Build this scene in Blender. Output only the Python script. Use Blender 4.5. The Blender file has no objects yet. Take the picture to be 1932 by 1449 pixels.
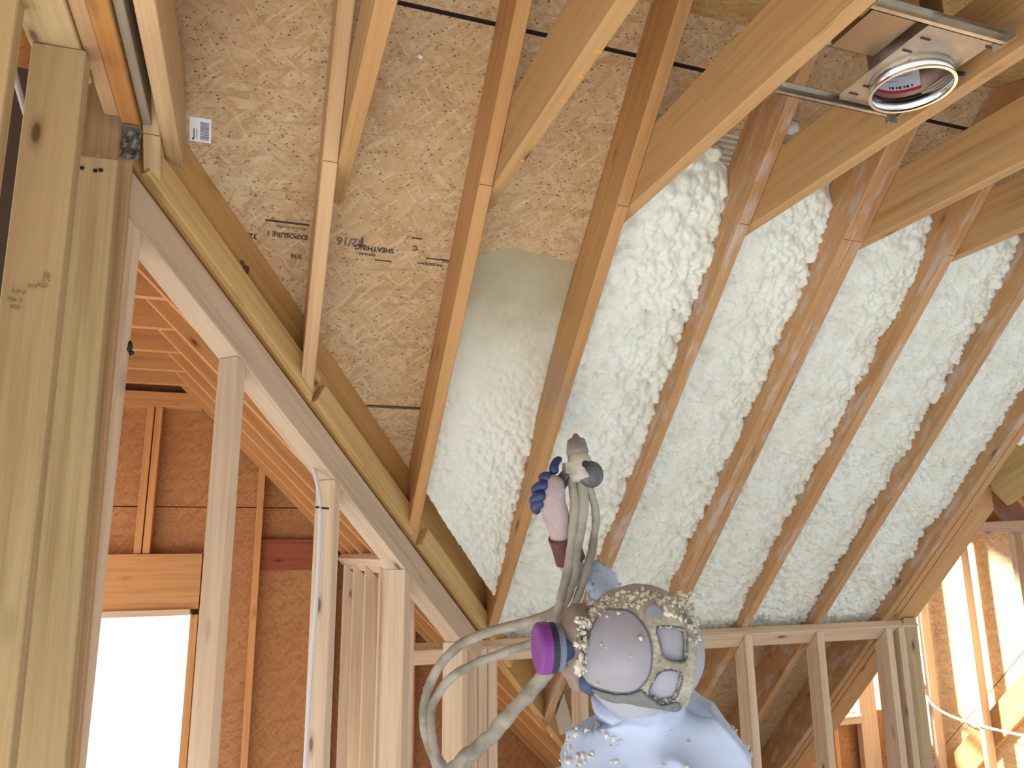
import bpy, bmesh, math, random
from mathutils import Vector, Matrix, noise

random.seed(7)
SC = bpy.context.scene
COL = SC.collection
V = Vector

# ------------------------------------------------------------------ camera
cam_d = bpy.data.cameras.new('camera')
cam = bpy.data.objects.new('camera', cam_d)
COL.objects.link(cam)
cam_d.sensor_fit = 'HORIZONTAL'
cam_d.sensor_width = 36.0
cam_d.lens = 26.55
cam_d.clip_start = 0.02
cR = V((0.9464977, -0.3225715, -0.0094733))
cU = V((-0.0613869, -0.2087873, 0.9760325))
cF = V((0.3168182, 0.9232310, 0.2174184))
M = Matrix.Identity(4)
for r in range(3):
    M[r][0] = cR[r]; M[r][1] = cU[r]; M[r][2] = -cF[r]
M[2][3] = 1.78
cam.matrix_world = M
SC.camera = cam

# ------------------------------------------------------------------ light
SC.view_settings.view_transform = 'Standard'
SC.view_settings.look = 'None'
SC.view_settings.gamma = 1.0
SC.view_settings.use_curve_mapping = False
SC.view_settings.exposure = 0.0

world = bpy.data.worlds.new('overcast_sky')
SC.world = world
world.use_nodes = True
bg = world.node_tree.nodes['Background']
bg.inputs['Color'].default_value = (0.775, 0.898, 1.0, 1)
bg.inputs['Strength'].default_value = 1.68

sun_d = bpy.data.lights.new('sun', 'SUN')
sun = bpy.data.objects.new('sun', sun_d)
COL.objects.link(sun)
sun_d.energy = 26.0
sun_d.angle = math.radians(7)
sun_d.color = (1.0, 0.93, 0.82)
sun.rotation_mode = 'QUATERNION'
sun.rotation_quaternion = V((1.0, -1.05, -0.72)).to_track_quat('-Z', 'Y')
sun.location = (2, 9, 5)

# ------------------------------------------------------------------ constants of the roof (metres)
KA = 4.507      # z + y on the underside of the main rafters
KS = 4.7365     # z + y on the underside of the main roof deck
KB = 2.312      # z + x on the underside of the dormer rafters
KBS = 2.5965    # z + x on the underside of the dormer deck
VC = -2.14      # x - y on the right hand face of the valley rafter
ZJ = 2.736      # underside of the ceiling joists
S2 = math.sqrt(2.0)
def XR(i): return 0.5397 + 0.4064 * (i - 1)

# ------------------------------------------------------------------ materials
MATS = {}
def srgb(r, g, b):
    f = lambda c: (c / 12.92 if c <= .04045 else ((c + .055) / 1.055) ** 2.4)
    return (f(r / 255), f(g / 255), f(b / 255), 1)

def new_mat(name):
    m = bpy.data.materials.new(name)
    m.use_nodes = True
    nt = m.node_tree
    return m, nt, nt.nodes['Principled BSDF']

def ramp(nt, fac, stops):
    n = nt.nodes.new('ShaderNodeValToRGB')
    el = n.color_ramp.elements
    while len(el) < len(stops): el.new(0.5)
    for e, (p, c) in zip(el, stops):
        e.position = p; e.color = c
    nt.links.new(fac, n.inputs['Fac'])
    return n.outputs['Color']

def mixc(nt, fac, a, b, mode='MIX'):
    n = nt.nodes.new('ShaderNodeMix'); n.data_type = 'RGBA'; n.blend_type = mode
    for sock, v in ((n.inputs['Factor'], fac), (n.inputs['A'], a), (n.inputs['B'], b)):
        pass
    def put(sock, v):
        if hasattr(v, 'links'): nt.links.new(v, sock)
        else: sock.default_value = v
    put(n.inputs[0], fac); put(n.inputs[6], a); put(n.inputs[7], b)
    return n.outputs[2]

def mathn(nt, op, a, b=None):
    n = nt.nodes.new('ShaderNodeMath'); n.operation = op
    for i, v in enumerate((a, b)):
        if v is None: continue
        if hasattr(v, 'links'): nt.links.new(v, n.inputs[i])
        else: n.inputs[i].default_value = v
    return n.outputs[0]

def coords(nt, scale, rot=(0, 0, 0), rand=True, src='Object'):
    tc = nt.nodes.new('ShaderNodeTexCoord')
    mp = nt.nodes.new('ShaderNodeMapping')
    mp.inputs['Scale'].default_value = scale
    mp.inputs['Rotation'].default_value = rot
    out = tc.outputs[src]
    if rand:
        oi = nt.nodes.new('ShaderNodeObjectInfo')
        mu = nt.nodes.new('ShaderNodeVectorMath'); mu.operation = 'MULTIPLY_ADD'
        cb = nt.nodes.new('ShaderNodeCombineXYZ')
        for k in range(3):
            nt.links.new(oi.outputs['Random'], cb.inputs[k])
        nt.links.new(cb.outputs[0], mu.inputs[0])
        mu.inputs[1].default_value = (37.0, 11.0, 23.0)
        nt.links.new(out, mu.inputs[2])
        out = mu.outputs[0]
    nt.links.new(out, mp.inputs['Vector'])
    return mp.outputs[0]

def noise_tex(nt, vec, scale, detail=3, rough=.55):
    n = nt.nodes.new('ShaderNodeTexNoise')
    n.inputs['Scale'].default_value = scale
    n.inputs['Detail'].default_value = detail
    n.inputs['Roughness'].default_value = rough
    nt.links.new(vec, n.inputs['Vector'])
    return n.outputs['Fac']

def voro(nt, vec, scale, out='Distance', rnd=1.0):
    n = nt.nodes.new('ShaderNodeTexVoronoi')
    n.inputs['Scale'].default_value = scale
    n.inputs['Randomness'].default_value = rnd
    nt.links.new(vec, n.inputs['Vector'])
    return n.outputs[out]

def rotscale(nt, vec, rot, scale):
    m1 = nt.nodes.new('ShaderNodeMapping'); m1.inputs['Rotation'].default_value = rot
    m2 = nt.nodes.new('ShaderNodeMapping'); m2.inputs['Scale'].default_value = scale
    nt.links.new(vec, m1.inputs['Vector']); nt.links.new(m1.outputs[0], m2.inputs['Vector'])
    return m2.outputs[0]

def bump(nt, bsdf, h, strength=.3, dist=.003):
    b = nt.nodes.new('ShaderNodeBump')
    b.inputs['Strength'].default_value = strength
    b.inputs['Distance'].default_value = dist
    nt.links.new(h, b.inputs['Height'])
    nt.links.new(b.outputs[0], bsdf.inputs['Normal'])

def wood(key, base, var=.10, overspray=False):
    """sawn softwood; grain runs along the local x axis"""
    if key in MATS: return MATS[key]
    m, nt, b = new_mat(key)
    c = srgb(*base)
    dk = tuple(c[i] * (.72, .62, .52)[i] for i in range(3)) + (1,)
    lt = tuple(min(1, c[i] * 1.14) for i in range(3)) + (1,)
    v1 = coords(nt, (.55, 14, 14))
    g = noise_tex(nt, v1, 3.0, 4, .6)
    v2 = coords(nt, (1.2, 60, 60))
    g2 = noise_tex(nt, v2, 3.0, 2, .5)
    gg = mathn(nt, 'ADD', mathn(nt, 'MULTIPLY', g, .75), mathn(nt, 'MULTIPLY', g2, .25))
    col = ramp(nt, gg, [(.30, dk), (.52, c), (.72, lt)])
    # broad colour drift along the board
    v3 = coords(nt, (.8, 3, 3))
    dr = noise_tex(nt, v3, 1.6, 2, .5)
    pk = tuple(c[i] * (1.05, .93, .86)[i] for i in range(3)) + (1,)
    col = mixc(nt, ramp(nt, dr, [(.35, (0, 0, 0, 1)), (.7, (.55, .55, .55, 1))]), col, pk)
    # knots
    v4 = coords(nt, (3.2, 9, 9))
    kd = voro(nt, v4, 1.0)
    kn = ramp(nt, kd, [(.05, (1, 1, 1, 1)), (.085, (.35, .35, .35, 1)), (.16, (0, 0, 0, 1))])
    col = mixc(nt, kn, col, tuple(c[i] * (.28, .2, .14)[i] for i in range(3)) + (1,))
    # each board its own tone
    oi = nt.nodes.new('ShaderNodeObjectInfo')
    hs = nt.nodes.new('ShaderNodeHueSaturation')
    vv = mathn(nt, 'ADD', mathn(nt, 'MULTIPLY', oi.outputs['Random'], var * 2), 1 - var)
    nt.links.new(vv, hs.inputs['Value'])
    nt.links.new(col, hs.inputs['Color'])
    col = hs.outputs[0]
    if overspray:
        v5 = coords(nt, (5, 16, 16))
        sp = noise_tex(nt, v5, 1.6, 4, .6)
        mk = ramp(nt, sp, [(.50, (0, 0, 0, 1)), (.66, (.6, .6, .6, 1))])
        col = mixc(nt, mk, col, srgb(192, 180, 176))
    nt.links.new(col, b.inputs['Base Color'])
    b.inputs['Roughness'].default_value = .62
    bump(nt, b, gg, .15, .002)
    MATS[key] = m
    return m

def osb(key, base, speck=1.0):
    if key in MATS: return MATS[key]
    m, nt, b = new_mat(key)
    c = srgb(*base)
    def t(k, kk=None):
        kk = kk or (k, k, k)
        return tuple(min(1, c[i] * kk[i]) for i in range(3)) + (1,)
    pal = [(0.0, t(.66, (.74, .62, .50))), (.3, t(.9, (.95, .88, .80))), (.55, t(1.0)), (.8, t(1.15, (1.1, 1.14, 1.2))), (1.0, t(1.3, (1.2, 1.3, 1.45)))]
    wv = coords(nt, (1, 1, 1), rand=False)
    warp = nt.nodes.new('ShaderNodeTexNoise'); warp.inputs['Scale'].default_value = 9
    nt.links.new(wv, warp.inputs['Vector'])
    def strands(rot, sx, sy, sc):
        va = nt.nodes.new('ShaderNodeVectorMath'); va.operation = 'MULTIPLY_ADD'
        nt.links.new(warp.outputs['Color'], va.inputs[0])
        va.inputs[1].default_value = (.05, .05, .05)
        nt.links.new(wv, va.inputs[2])
        bw = nt.nodes.new('ShaderNodeSeparateColor')
        nt.links.new(voro(nt, rotscale(nt, va.outputs[0], rot, (sx, sy, sy)), sc, 'Color'), bw.inputs[0])
        return bw.outputs[0]
    s1 = strands((0, 0, .12), 6, 46, 1.0)
    s2 = strands((0, 0, .9), 7, 60, 1.0)
    s3 = strands((0, 0, -.6), 11, 85, 1.0)
    c1 = ramp(nt, s1, pal); c2 = ramp(nt, s2, pal); c3 = ramp(nt, s3, pal)
    m1 = ramp(nt, noise_tex(nt, wv, 16, 2), [(.45, (0, 0, 0, 1)), (.55, (1, 1, 1, 1))])
    m2 = ramp(nt, noise_tex(nt, wv, 23, 2), [(.50, (0, 0, 0, 1)), (.6, (1, 1, 1, 1))])
    col = mixc(nt, m1, c1, c2); col = mixc(nt, m2, col, c3)
    # fine fibre and blotches
    mpf = nt.nodes.new('ShaderNodeMapping'); mpf.inputs['Scale'].default_value = (60, 260, 260)
    nt.links.new(wv, mpf.inputs['Vector'])
    f = noise_tex(nt, mpf.outputs[0], 1.0, 2)
    col = mixc(nt, .35, col, ramp(nt, f, [(.35, t(.62, (.7, .6, .5))), (.6, t(1.1))]))
    bl = noise_tex(nt, wv, 2.4, 3)
    col = mixc(nt, ramp(nt, bl, [(.42, (0, 0, 0, 1)), (.7, (.55, .55, .55, 1))]), col, t(.8, (.92, .76, .64)))
    # pale and brown single strands lying across the rest
    for rz, sx, sy, lo, colr, amt in ((.75, 8, 75, .63, t(1.4, (1.3, 1.45, 1.65)), .42), (-.95, 9, 85, .64, t(1.35, (1.3, 1.4, 1.55)), .38), (.1, 4, 60, .65, t(.6, (.72, .58, .44)), .5)):
        st = noise_tex(nt, rotscale(nt, wv, (0, 0, rz), (sx, sy, sy)), 1.0, 1)
        col = mixc(nt, ramp(nt, st, [(lo, (0, 0, 0, 1)), (lo + .05, (amt, amt, amt, 1))]), col, colr)
    # short dark bark flecks
    for sc, sx, rot, th, dens in ((1.0, 55, .5, .16, .44), (1.0, 80, -.4, .17, .48)):
        rs = rotscale(nt, wv, (0, 0, rot), (sx, sx * 2.2, sx * 2.2))
        vt = nt.nodes.new('ShaderNodeTexVoronoi'); vt.inputs['Scale'].default_value = sc
        nt.links.new(rs, vt.inputs['Vector'])
        sep = nt.nodes.new('ShaderNodeSeparateColor'); nt.links.new(vt.outputs['Color'], sep.inputs[0])
        dens_n = mathn(nt, 'MULTIPLY', noise_tex(nt, wv, 5, 2), dens * speck)
        pick = mathn(nt, 'LESS_THAN', sep.outputs[1], dens_n)
        near = ramp(nt, vt.outputs['Distance'], [(th, (1, 1, 1, 1)), (th + .12, (0, 0, 0, 1))])
        fac = mathn(nt, 'MULTIPLY', near, mathn(nt, 'MULTIPLY', pick, .85))
        col = mixc(nt, fac, col, srgb(58, 40, 28))
    nt.links.new(col, b.inputs['Base Color'])
    b.inputs['Roughness'].default_value = .6
    bump(nt, b, s1, .12, .002)
    MATS[key] = m
    return m

def plain(key, rgb, rough=.5, metal=0.0, nz=0.0, nscale=30, spec=.5, coat=0):
    if key in MATS: return MATS[key]
    m, nt, b = new_mat(key)
    c = srgb(*rgb)
    if nz:
        v = coords(nt, (1, 1, 1), rand=False)
        f = noise_tex(nt, v, nscale, 4)
        d = tuple(x * (1 - nz) for x in c[:3]) + (1,)
        l = tuple(min(1, x * (1 + nz)) for x in c[:3]) + (1,)
        nt.links.new(ramp(nt, f, [(.3, d), (.7, l)]), b.inputs['Base Color'])
        bump(nt, b, f, .2, .002)
    else:
        b.inputs['Base Color'].default_value = c
    b.inputs['Roughness'].default_value = rough
    b.inputs['Metallic'].default_value = metal
    b.inputs['Specular IOR Level'].default_value = spec
    b.inputs['Coat Weight'].default_value = coat
    MATS[key] = m
    return m

def foam_mat(key, a, b_, rough=.75, spec=.3):
    if key in MATS: return MATS[key]
    m, nt, b = new_mat(key)
    v = coords(nt, (1, 1, 1), rand=False)
    f = noise_tex(nt, v, 14, 4)
    nt.links.new(ramp(nt, f, [(.35, srgb(*b_)), (.6, srgb(*a))]), b.inputs['Base Color'])
    b.inputs['Roughness'].default_value = rough
    b.inputs['Specular IOR Level'].default_value = spec
    f2 = noise_tex(nt, v, 120, 2)
    bump(nt, b, f2, .12, .002)
    MATS[key] = m
    return m

STUD = lambda: wood('pine_stud', (210, 188, 162), .07)
POST = lambda: wood('pine_post', (176, 154, 115), .04)
RAFT = lambda: wood('pine_rafter', (180, 138, 90), .06)
RPAL = lambda: wood('pine_rafter_pale', (192, 162, 124), .04)
RSPR = lambda: wood('pine_rafter_oversprayed', (180, 140, 96), .06, True)
JOIS = lambda: wood('pine_joist', (180, 144, 98), .05)
DORM = lambda: wood('pine_dormer', (198, 146, 92), .07)
DARK = lambda: wood('wood_grey', (150, 140, 126), .05)
OSBM = lambda: osb('osb_deck', (186, 160, 126), 1.0)
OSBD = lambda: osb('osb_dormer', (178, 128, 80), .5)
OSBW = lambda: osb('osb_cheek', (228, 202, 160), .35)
OSBO = lambda: osb('osb_rear', (184, 156, 108), .8)

# ------------------------------------------------------------------ object helpers
def link(name, me, mat=None, parent=None):
    o = bpy.data.objects.new(name, me)
    COL.objects.link(o)
    if mat is not None:
        for mm in (mat if isinstance(mat, (list, tuple)) else [mat]): me.materials.append(mm)
    if parent is not None:
        o.parent = parent
        o.matrix_parent_inverse = parent.matrix_world.inverted()
    return o

def tag(o, label=None, cat=None, group=None, kind=None):
    if label: o['label'] = label
    if cat: o['category'] = cat
    if group: o['group'] = group
    if kind: o['kind'] = kind
    return o

def bm_obj(name, bm, mat=None, parent=None, smooth=False, mw=None):
    bmesh.ops.recalc_face_normals(bm, faces=bm.faces)
    me = bpy.data.meshes.new(name)
    bm.to_mesh(me); bm.free()
    if smooth:
        for p in me.polygons: p.use_smooth = True
    o = bpy.data.objects.new(name, me)
    COL.objects.link(o)
    if mat is not None:
        for mm in (mat if isinstance(mat, (list, tuple)) else [mat]): me.materials.append(mm)
    if mw is not None: o.matrix_world = mw
    if parent is not None:
        bpy.context.view_layer.update()
        o.parent = parent
        o.matrix_parent_inverse = parent.matrix_world.inverted()
    return o

def frame(a, b, wdir):
    x = (V(b) - V(a)).normalized()
    w = V(wdir)
    y = (w - x * w.dot(x)).normalized()
    z = x.cross(y)
    m = Matrix.Identity(4)
    for r in range(3):
        m[r][0] = x[r]; m[r][1] = y[r]; m[r][2] = z[r]; m[r][3] = a[r]
    return m

def box_bm(x0, x1, y0, y1, z0, z1):
    bm = bmesh.new()
    vs = [bm.verts.new(p) for p in ((x0, y0, z0), (x1, y0, z0), (x1, y1, z0), (x0, y1, z0), (x0, y0, z1), (x1, y0, z1), (x1, y1, z1), (x0, y1, z1))]
    for f in ((0, 3, 2, 1), (4, 5, 6, 7), (0, 1, 5, 4), (1, 2, 6, 5), (2, 3, 7, 6), (3, 0, 4, 7)):
        bm.faces.new([vs[i] for i in f])
    return bm

def lumber(name, a, b, wdir, w, t, mat, cuts=(), label=None, cat=None, group=None, parent=None, bev=.0022):
    """a sawn board from a to b (centre line); w along wdir, t across; cuts = (point, normal) planes, the normal's side is removed"""
    m = frame(a, b, wdir)
    L = (V(b) - V(a)).length
    bm = box_bm(0, L, -w / 2, w / 2, -t / 2, t / 2)
    inv = m.inverted(); r3 = inv.to_3x3()
    for p, n in cuts:
        bmesh.ops.bisect_plane(bm, geom=bm.verts[:] + bm.edges[:] + bm.faces[:], plane_co=inv @ V(p), plane_no=r3 @ V(n), clear_outer=True)
        ed = [e for e in bm.edges if e.is_boundary]
        if ed: bmesh.ops.holes_fill(bm, edges=ed, sides=0)
    if not bm.verts:
        bm.free(); return None
    bmesh.ops.remove_doubles(bm, verts=bm.verts, dist=1e-5)
    if bev:
        bmesh.ops.bevel(bm, geom=bm.edges[:], offset=bev, segments=1, affect='EDGES', clamp_overlap=True)
    o = bm_obj(name, bm, mat, parent, mw=m)
    if label: tag(o, label, cat, group)
    return o

def slab(name, polys, n, th, mat, gap=None, back=None):
    """thin sheets: polygons lying in a plane, given thickness along n; each polygon is one sheet"""
    bm = bmesh.new()
    n = V(n).normalized()
    # local frame so that textures run with the sheet
    x = V((1, 0, 0)) if abs(n.x) < .9 else V((0, 1, 0))
    x = (x - n * x.dot(n)).normalized(); y = n.cross(x)
    o0 = V(polys[0][0])
    m = Matrix.Identity(4)
    for r in range(3):
        m[r][0] = x[r]; m[r][1] = y[r]; m[r][2] = n[r]; m[r][3] = o0[r]
    inv = m.inverted()
    for k, poly in enumerate(polys):
        lo = [bm.verts.new(inv @ V(p)) for p in poly]
        hi = [bm.verts.new(inv @ (V(p) + n * th)) for p in poly]
        bm.faces.new(lo); bm.faces.new(hi)
        for i in range(len(lo)):
            j = (i + 1) % len(lo)
            bm.faces.new((lo[i], lo[j], hi[j], hi[i]))
    nf = len(bm.faces)
    mats = [mat]
    if back:
        for poly in back:
            lo = [bm.verts.new(inv @ (V(p) + n * th)) for p in poly]
            hi = [bm.verts.new(inv @ (V(p) + n * (th + .01))) for p in poly]
            fs = [bm.faces.new(lo), bm.faces.new(hi)]
            for i in range(len(lo)):
                j = (i + 1) % len(lo)
                fs.append(bm.faces.new((lo[i], lo[j], hi[j], hi[i])))
            for f in fs: f.material_index = 1
        mats.append(plain('seam_backing', (40, 38, 38), .9))  # added dark backing, keeps sky light from leaking through the seams
    bmesh.ops.recalc_face_normals(bm, faces=bm.faces)
    me = bpy.data.meshes.new(name); bm.to_mesh(me); bm.free()
    o = bpy.data.objects.new(name, me); COL.objects.link(o)
    for mm in mats: me.materials.append(mm)
    o.matrix_world = m
    return o

def empty(name, loc, label=None, cat=None, group=None):
    o = bpy.data.objects.new(name, None)
    COL.objects.link(o); o.location = loc
    o.empty_display_size = .1
    bpy.context.view_layer.update()
    return tag(o, label, cat, group)

def tube_bm(pts, rad, seg=10, jitter=0.0, sub=6, seed=0):
    """a round tube through the points (Catmull-Rom); rad a number or a function of 0..1"""
    P = [V(p) for p in pts]
    Q = []
    for i in range(len(P) - 1):
        p0 = P[i - 1] if i else P[0] * 2 - P[1]
        p1, p2 = P[i], P[i + 1]
        p3 = P[i + 2] if i + 2 < len(P) else P[-1] * 2 - P[-2]
        for k in range(sub):
            t = k / sub
            Q.append(.5 * ((2 * p1) + (p2 - p0) * t + (2 * p0 - 5 * p1 + 4 * p2 - p3) * t * t + (3 * p1 - p0 - 3 * p2 + p3) * t ** 3))
    Q.append(P[-1])
    bm = bmesh.new()
    rings = []
    up = None
    n = len(Q)
    for i, q in enumerate(Q):
        d = (Q[min(i + 1, n - 1)] - Q[max(i - 1, 0)]).normalized()
        if up is None:
            up = d.orthogonal().normalized()
        up = (up - d * up.dot(d)).normalized()
        s = d.cross(up)
        r = rad(i / (n - 1)) if callable(rad) else rad
        ring = []
        for k in range(seg):
            a = 2 * math.pi * k / seg
            rr = r
            if jitter:
                nz = noise.noise(V((q.x * 28 + seed, q.y * 28 + math.cos(a) * .8, q.z * 28 + math.sin(a) * .8)))
                nz2 = noise.noise(V((q.x * 75 + seed, q.y * 75 + math.cos(a) * 1.5, q.z * 75 + math.sin(a) * 1.5)))
                rr = r * (1 + jitter * nz + jitter * .5 * nz2)
            ring.append(bm.verts.new(q + (up * math.cos(a) + s * math.sin(a)) * rr))
        rings.append(ring)
    for i in range(n - 1):
        for k in range(seg):
            j = (k + 1) % seg
            bm.faces.new((rings[i][k], rings[i][j], rings[i + 1][j], rings[i + 1][k]))
    bm.faces.new(rings[0]); bm.faces.new(rings[-1])
    return bm

def lathe_bm(profile, base, axis, seg=32):
    """profile = (distance along axis, radius)"""
    ax = V(axis).normalized(); u = ax.orthogonal().normalized(); w = ax.cross(u)
    bm = bmesh.new(); rings = []
    for d, r in profile:
        rings.append([bm.verts.new(V(base) + ax * d + (u * math.cos(2 * math.pi * k / seg) + w * math.sin(2 * math.pi * k / seg)) * r) for k in range(seg)])
    for i in range(len(rings) - 1):
        for k in range(seg):
            j = (k + 1) % seg
            bm.faces.new((rings[i][k], rings[i][j], rings[i + 1][j], rings[i + 1][k]))
    bm.faces.new(rings[0]); bm.faces.new(rings[-1])
    return bm

def blob_bm(bm, c, r, seed=0, sub=2, sq=(1, 1, 1), rough=.35):
    g = bmesh.ops.create_icosphere(bm, subdivisions=sub, radius=1.0)
    for v in g['verts']:
        p = v.co.copy()
        k = 1 + rough * noise.noise(p * 1.6 + V((seed * 3.1, seed * 1.7, 0)))
        v.co = V(c) + V((p.x * sq[0], p.y * sq[1], p.z * sq[2])) * (r * k)

def text_obj(name, body, size, origin, xdir, ydir, mat, parent, extrude=.0004, bold=.0):
    cu = bpy.data.curves.new(name, 'FONT')
    cu.body = body; cu.size = size; cu.extrude = extrude; cu.offset = size * bold
    cu.materials.append(mat)
    o = bpy.data.objects.new(name, cu); COL.objects.link(o)
    x = V(xdir).normalized(); y = V(ydir).normalized(); z = x.cross(y)
    m = Matrix.Identity(4)
    for r in range(3):
        m[r][0] = x[r]; m[r][1] = y[r]; m[r][2] = z[r]; m[r][3] = origin[r]
    o.matrix_world = m
    bpy.context.view_layer.update()
    me = bpy.data.meshes.new_from_object(o.evaluated_get(bpy.context.evaluated_depsgraph_get()))
    bpy.data.objects.remove(o); bpy.data.curves.remove(cu)
    o = bpy.data.objects.new(name, me); COL.objects.link(o)
    o.matrix_world = m
    bpy.context.view_layer.update()
    o.parent = parent; o.matrix_parent_inverse = parent.matrix_world.inverted()
    return o

# ------------------------------------------------------------------ large structure: decks, walls, floor
floor = slab('floor', [[(-3.2, -2.2, 0), (6.2, -2.2, 0), (6.2, 5.0, 0), (-3.2, 5.0, 0)]], (0, 0, -1), .02, plain('pale_bounce_floor', (216, 214, 210), .7, 0, .06, 3))  # unseen floor coloured pale so it bounces cooler light upward
tag(floor, kind='structure')

def mpt(x, y): return (x, y, KS - y)
def vx(y): return y - 2.15
g = .004
rows = [(1.53, 1.623), (1.623, 2.479), (2.479, 3.335), (3.335, 4.19), (4.19, 4.74)]
polys = []; backs = []
for k, (ya, yb) in enumerate(rows):
    rx = (lambda y: 5.67 - y) if yb <= 2.48 else (lambda y: 3.17)
    a, b = ya + (g if k else 0), yb - g
    polys.append([mpt(vx(a), a), mpt(rx(a), a), mpt(rx(b), b), mpt(vx(b), b)])
    backs.append([mpt(vx(ya), ya), mpt(rx(ya), ya), mpt(rx(yb), yb), mpt(vx(yb), yb)])
for ya, yb in rows[:2]:
    polys.append([mpt(-3.2, ya), mpt(.95 - ya, ya), mpt(.95 - yb, yb), mpt(-3.2, yb)])  # deck left off lower down, leaving the unseen left side open to daylight
polys.append([mpt(4.75, 2.56), mpt(6.2, 2.56), mpt(6.2, 4.74), mpt(4.75, 4.74)])
polys.append([mpt(2.05 + 1.53, 1.53), mpt(6.2, 1.53), mpt(6.2, 2.56), mpt(2.05 + 2.56, 2.56)])
ceiling = slab('ceiling', polys, (0, 1, 1), .012, OSBM(), back=backs)
tag(ceiling, kind='structure')
# low rear roof over the camera
def rpt(x, y): return (x, y, 2.7016 + .33 * y)
o = slab('ceiling_rear', [[rpt(-3.2, 1.53), rpt(6.2, 1.53), rpt(6.2, -2.0), rpt(-3.2, -2.0)]], (0, -.33, 1), .02, OSBO()); tag(o, kind='structure')
# left dormer roof, both slopes; unseen left one cut short to admit daylight
def bpt(x, y): return (x, y, KBS - x)
def bpt2(x, y): return (x, y, KBS + 1.2 + x)
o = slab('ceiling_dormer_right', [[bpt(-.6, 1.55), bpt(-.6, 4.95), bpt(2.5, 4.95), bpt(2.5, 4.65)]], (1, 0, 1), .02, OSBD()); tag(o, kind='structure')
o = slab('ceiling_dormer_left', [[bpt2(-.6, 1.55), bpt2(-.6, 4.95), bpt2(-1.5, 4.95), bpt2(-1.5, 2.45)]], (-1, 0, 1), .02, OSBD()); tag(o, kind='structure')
# gable end wall of the left dormer with its window opening, plus an unseen one added for daylight
YE = 4.80
def wpt(x, z, y=YE): return (x, y, z)
wl, wr, wb, wt = -.92, -.283, .48, 1.46
gp = .003
def cz(x): return KBS - x if x > -.6 else KBS + 1.2 + x
sheets = [
    [wpt(wr, 0), wpt(2.5, 0), wpt(2.5, cz(2.5) + .02), wpt(KBS - (2.054 - gp), 2.054 - gp), wpt(wr, 2.054 - gp)],
    [wpt(wl, wt), wpt(wr, wt), wpt(wr, 2.054 - gp), wpt(wl, 2.054 - gp)],
    [wpt(wl, 0), wpt(wr, 0), wpt(wr, wb), wpt(wl, wb)],
    [wpt(-1.0, 0), wpt(wl, 0), wpt(wl, 2.054 - gp), wpt(-1.0, 2.054 - gp)],
    [wpt(-1.7, wt), wpt(-1.0, wt), wpt(-1.0, 2.054 - gp), wpt(-1.7, 2.054 - gp)],
    [wpt(-1.7, 0), wpt(-1.0, 0), wpt(-1.0, wb), wpt(-1.7, wb)],
    [wpt(-3.1, 0), wpt(-1.7, 0), wpt(-1.7, 2.054 - gp), wpt(-1.74, 2.054 - gp), wpt(-3.1, cz(-3.1))],
    [wpt(-1.74, 2.054 + gp), wpt(KBS - (2.054 + gp), 2.054 + gp), wpt(-.6, cz(-.6))],
]
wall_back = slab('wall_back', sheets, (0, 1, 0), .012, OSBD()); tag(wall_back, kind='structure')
o = slab('wall_back_lining', [[wpt(-1.9, 2.04, YE + .0125), wpt(.6, 2.04, YE + .0125), wpt(.6, 2.07, YE + .0125), wpt(-1.9, 2.07, YE + .0125)]], (0, 1, 0), .008, plain('seam_backing', (40, 38, 38), .9)); tag(o, kind='structure')  # dark backing added behind the wall seam, as on the deck

# right dormer: cheek wall, end wall, roof
XC = 4.69
seam = 4.86
o = slab('wall_right', [
    [(XC, 2.6, 0), (XC, 4.80, 0), (XC, 4.80, seam - 4.80 - .003), (XC, 2.91, seam - 2.91 - .003), (XC, 2.6, 1.95)],
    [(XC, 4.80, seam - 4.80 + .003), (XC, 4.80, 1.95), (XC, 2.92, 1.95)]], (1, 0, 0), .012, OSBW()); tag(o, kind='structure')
o = slab('wall_right_lining', [[(XC + .013, 2.6, 0), (XC + .013, 4.85, 0), (XC + .013, 4.85, 1.95), (XC + .013, 2.6, 1.95)]], (1, 0, 0), .01, plain('seam_backing', (40, 38, 38), .9)); tag(o, kind='structure')  # dark backing added behind the cheek seam, as on the deck
ew = [
    [(2.6, YE, 0), (3.2, YE, 0), (3.2, YE, 2.35), (2.6, YE, 2.35)],
    [(4.526, YE, 0), (4.75, YE, 0), (4.75, YE, 2.35), (4.526, YE, 2.35)],
    [(3.2, YE, 0), (4.526, YE, 0), (4.526, YE, .612), (3.2, YE, .612)],
    [(3.2, YE, .93), (4.526, YE, .93), (4.526, YE, 1.02), (3.2, YE, 1.02)],  # unseen opening above this bar, made tall to let the sun in
    [(2.6, YE, 2.35), (4.75, YE, 2.35), (3.86, YE, 2.9)]]
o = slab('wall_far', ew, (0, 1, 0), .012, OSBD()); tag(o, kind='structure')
def d2r(x, y): return (x, y, 2.06 + (4.75 - x))
def d2l(x, y): return (x, y, 2.06 + (x - 2.97))
o = slab('ceiling_right_dormer', [[d2r(3.86, 1.9), d2r(3.86, 4.85), d2r(4.97, 4.85), d2r(4.97, 2.7)]], (1, 0, 1), .02, OSBD()); tag(o, kind='structure')
o = slab('ceiling_right_dormer_left', [[d2l(3.86, 1.9), d2l(3.86, 4.85), d2l(2.97, 4.85), d2l(2.97, 2.7)]], (-1, 0, 1), .02, OSBD()); tag(o, kind='structure')

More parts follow.
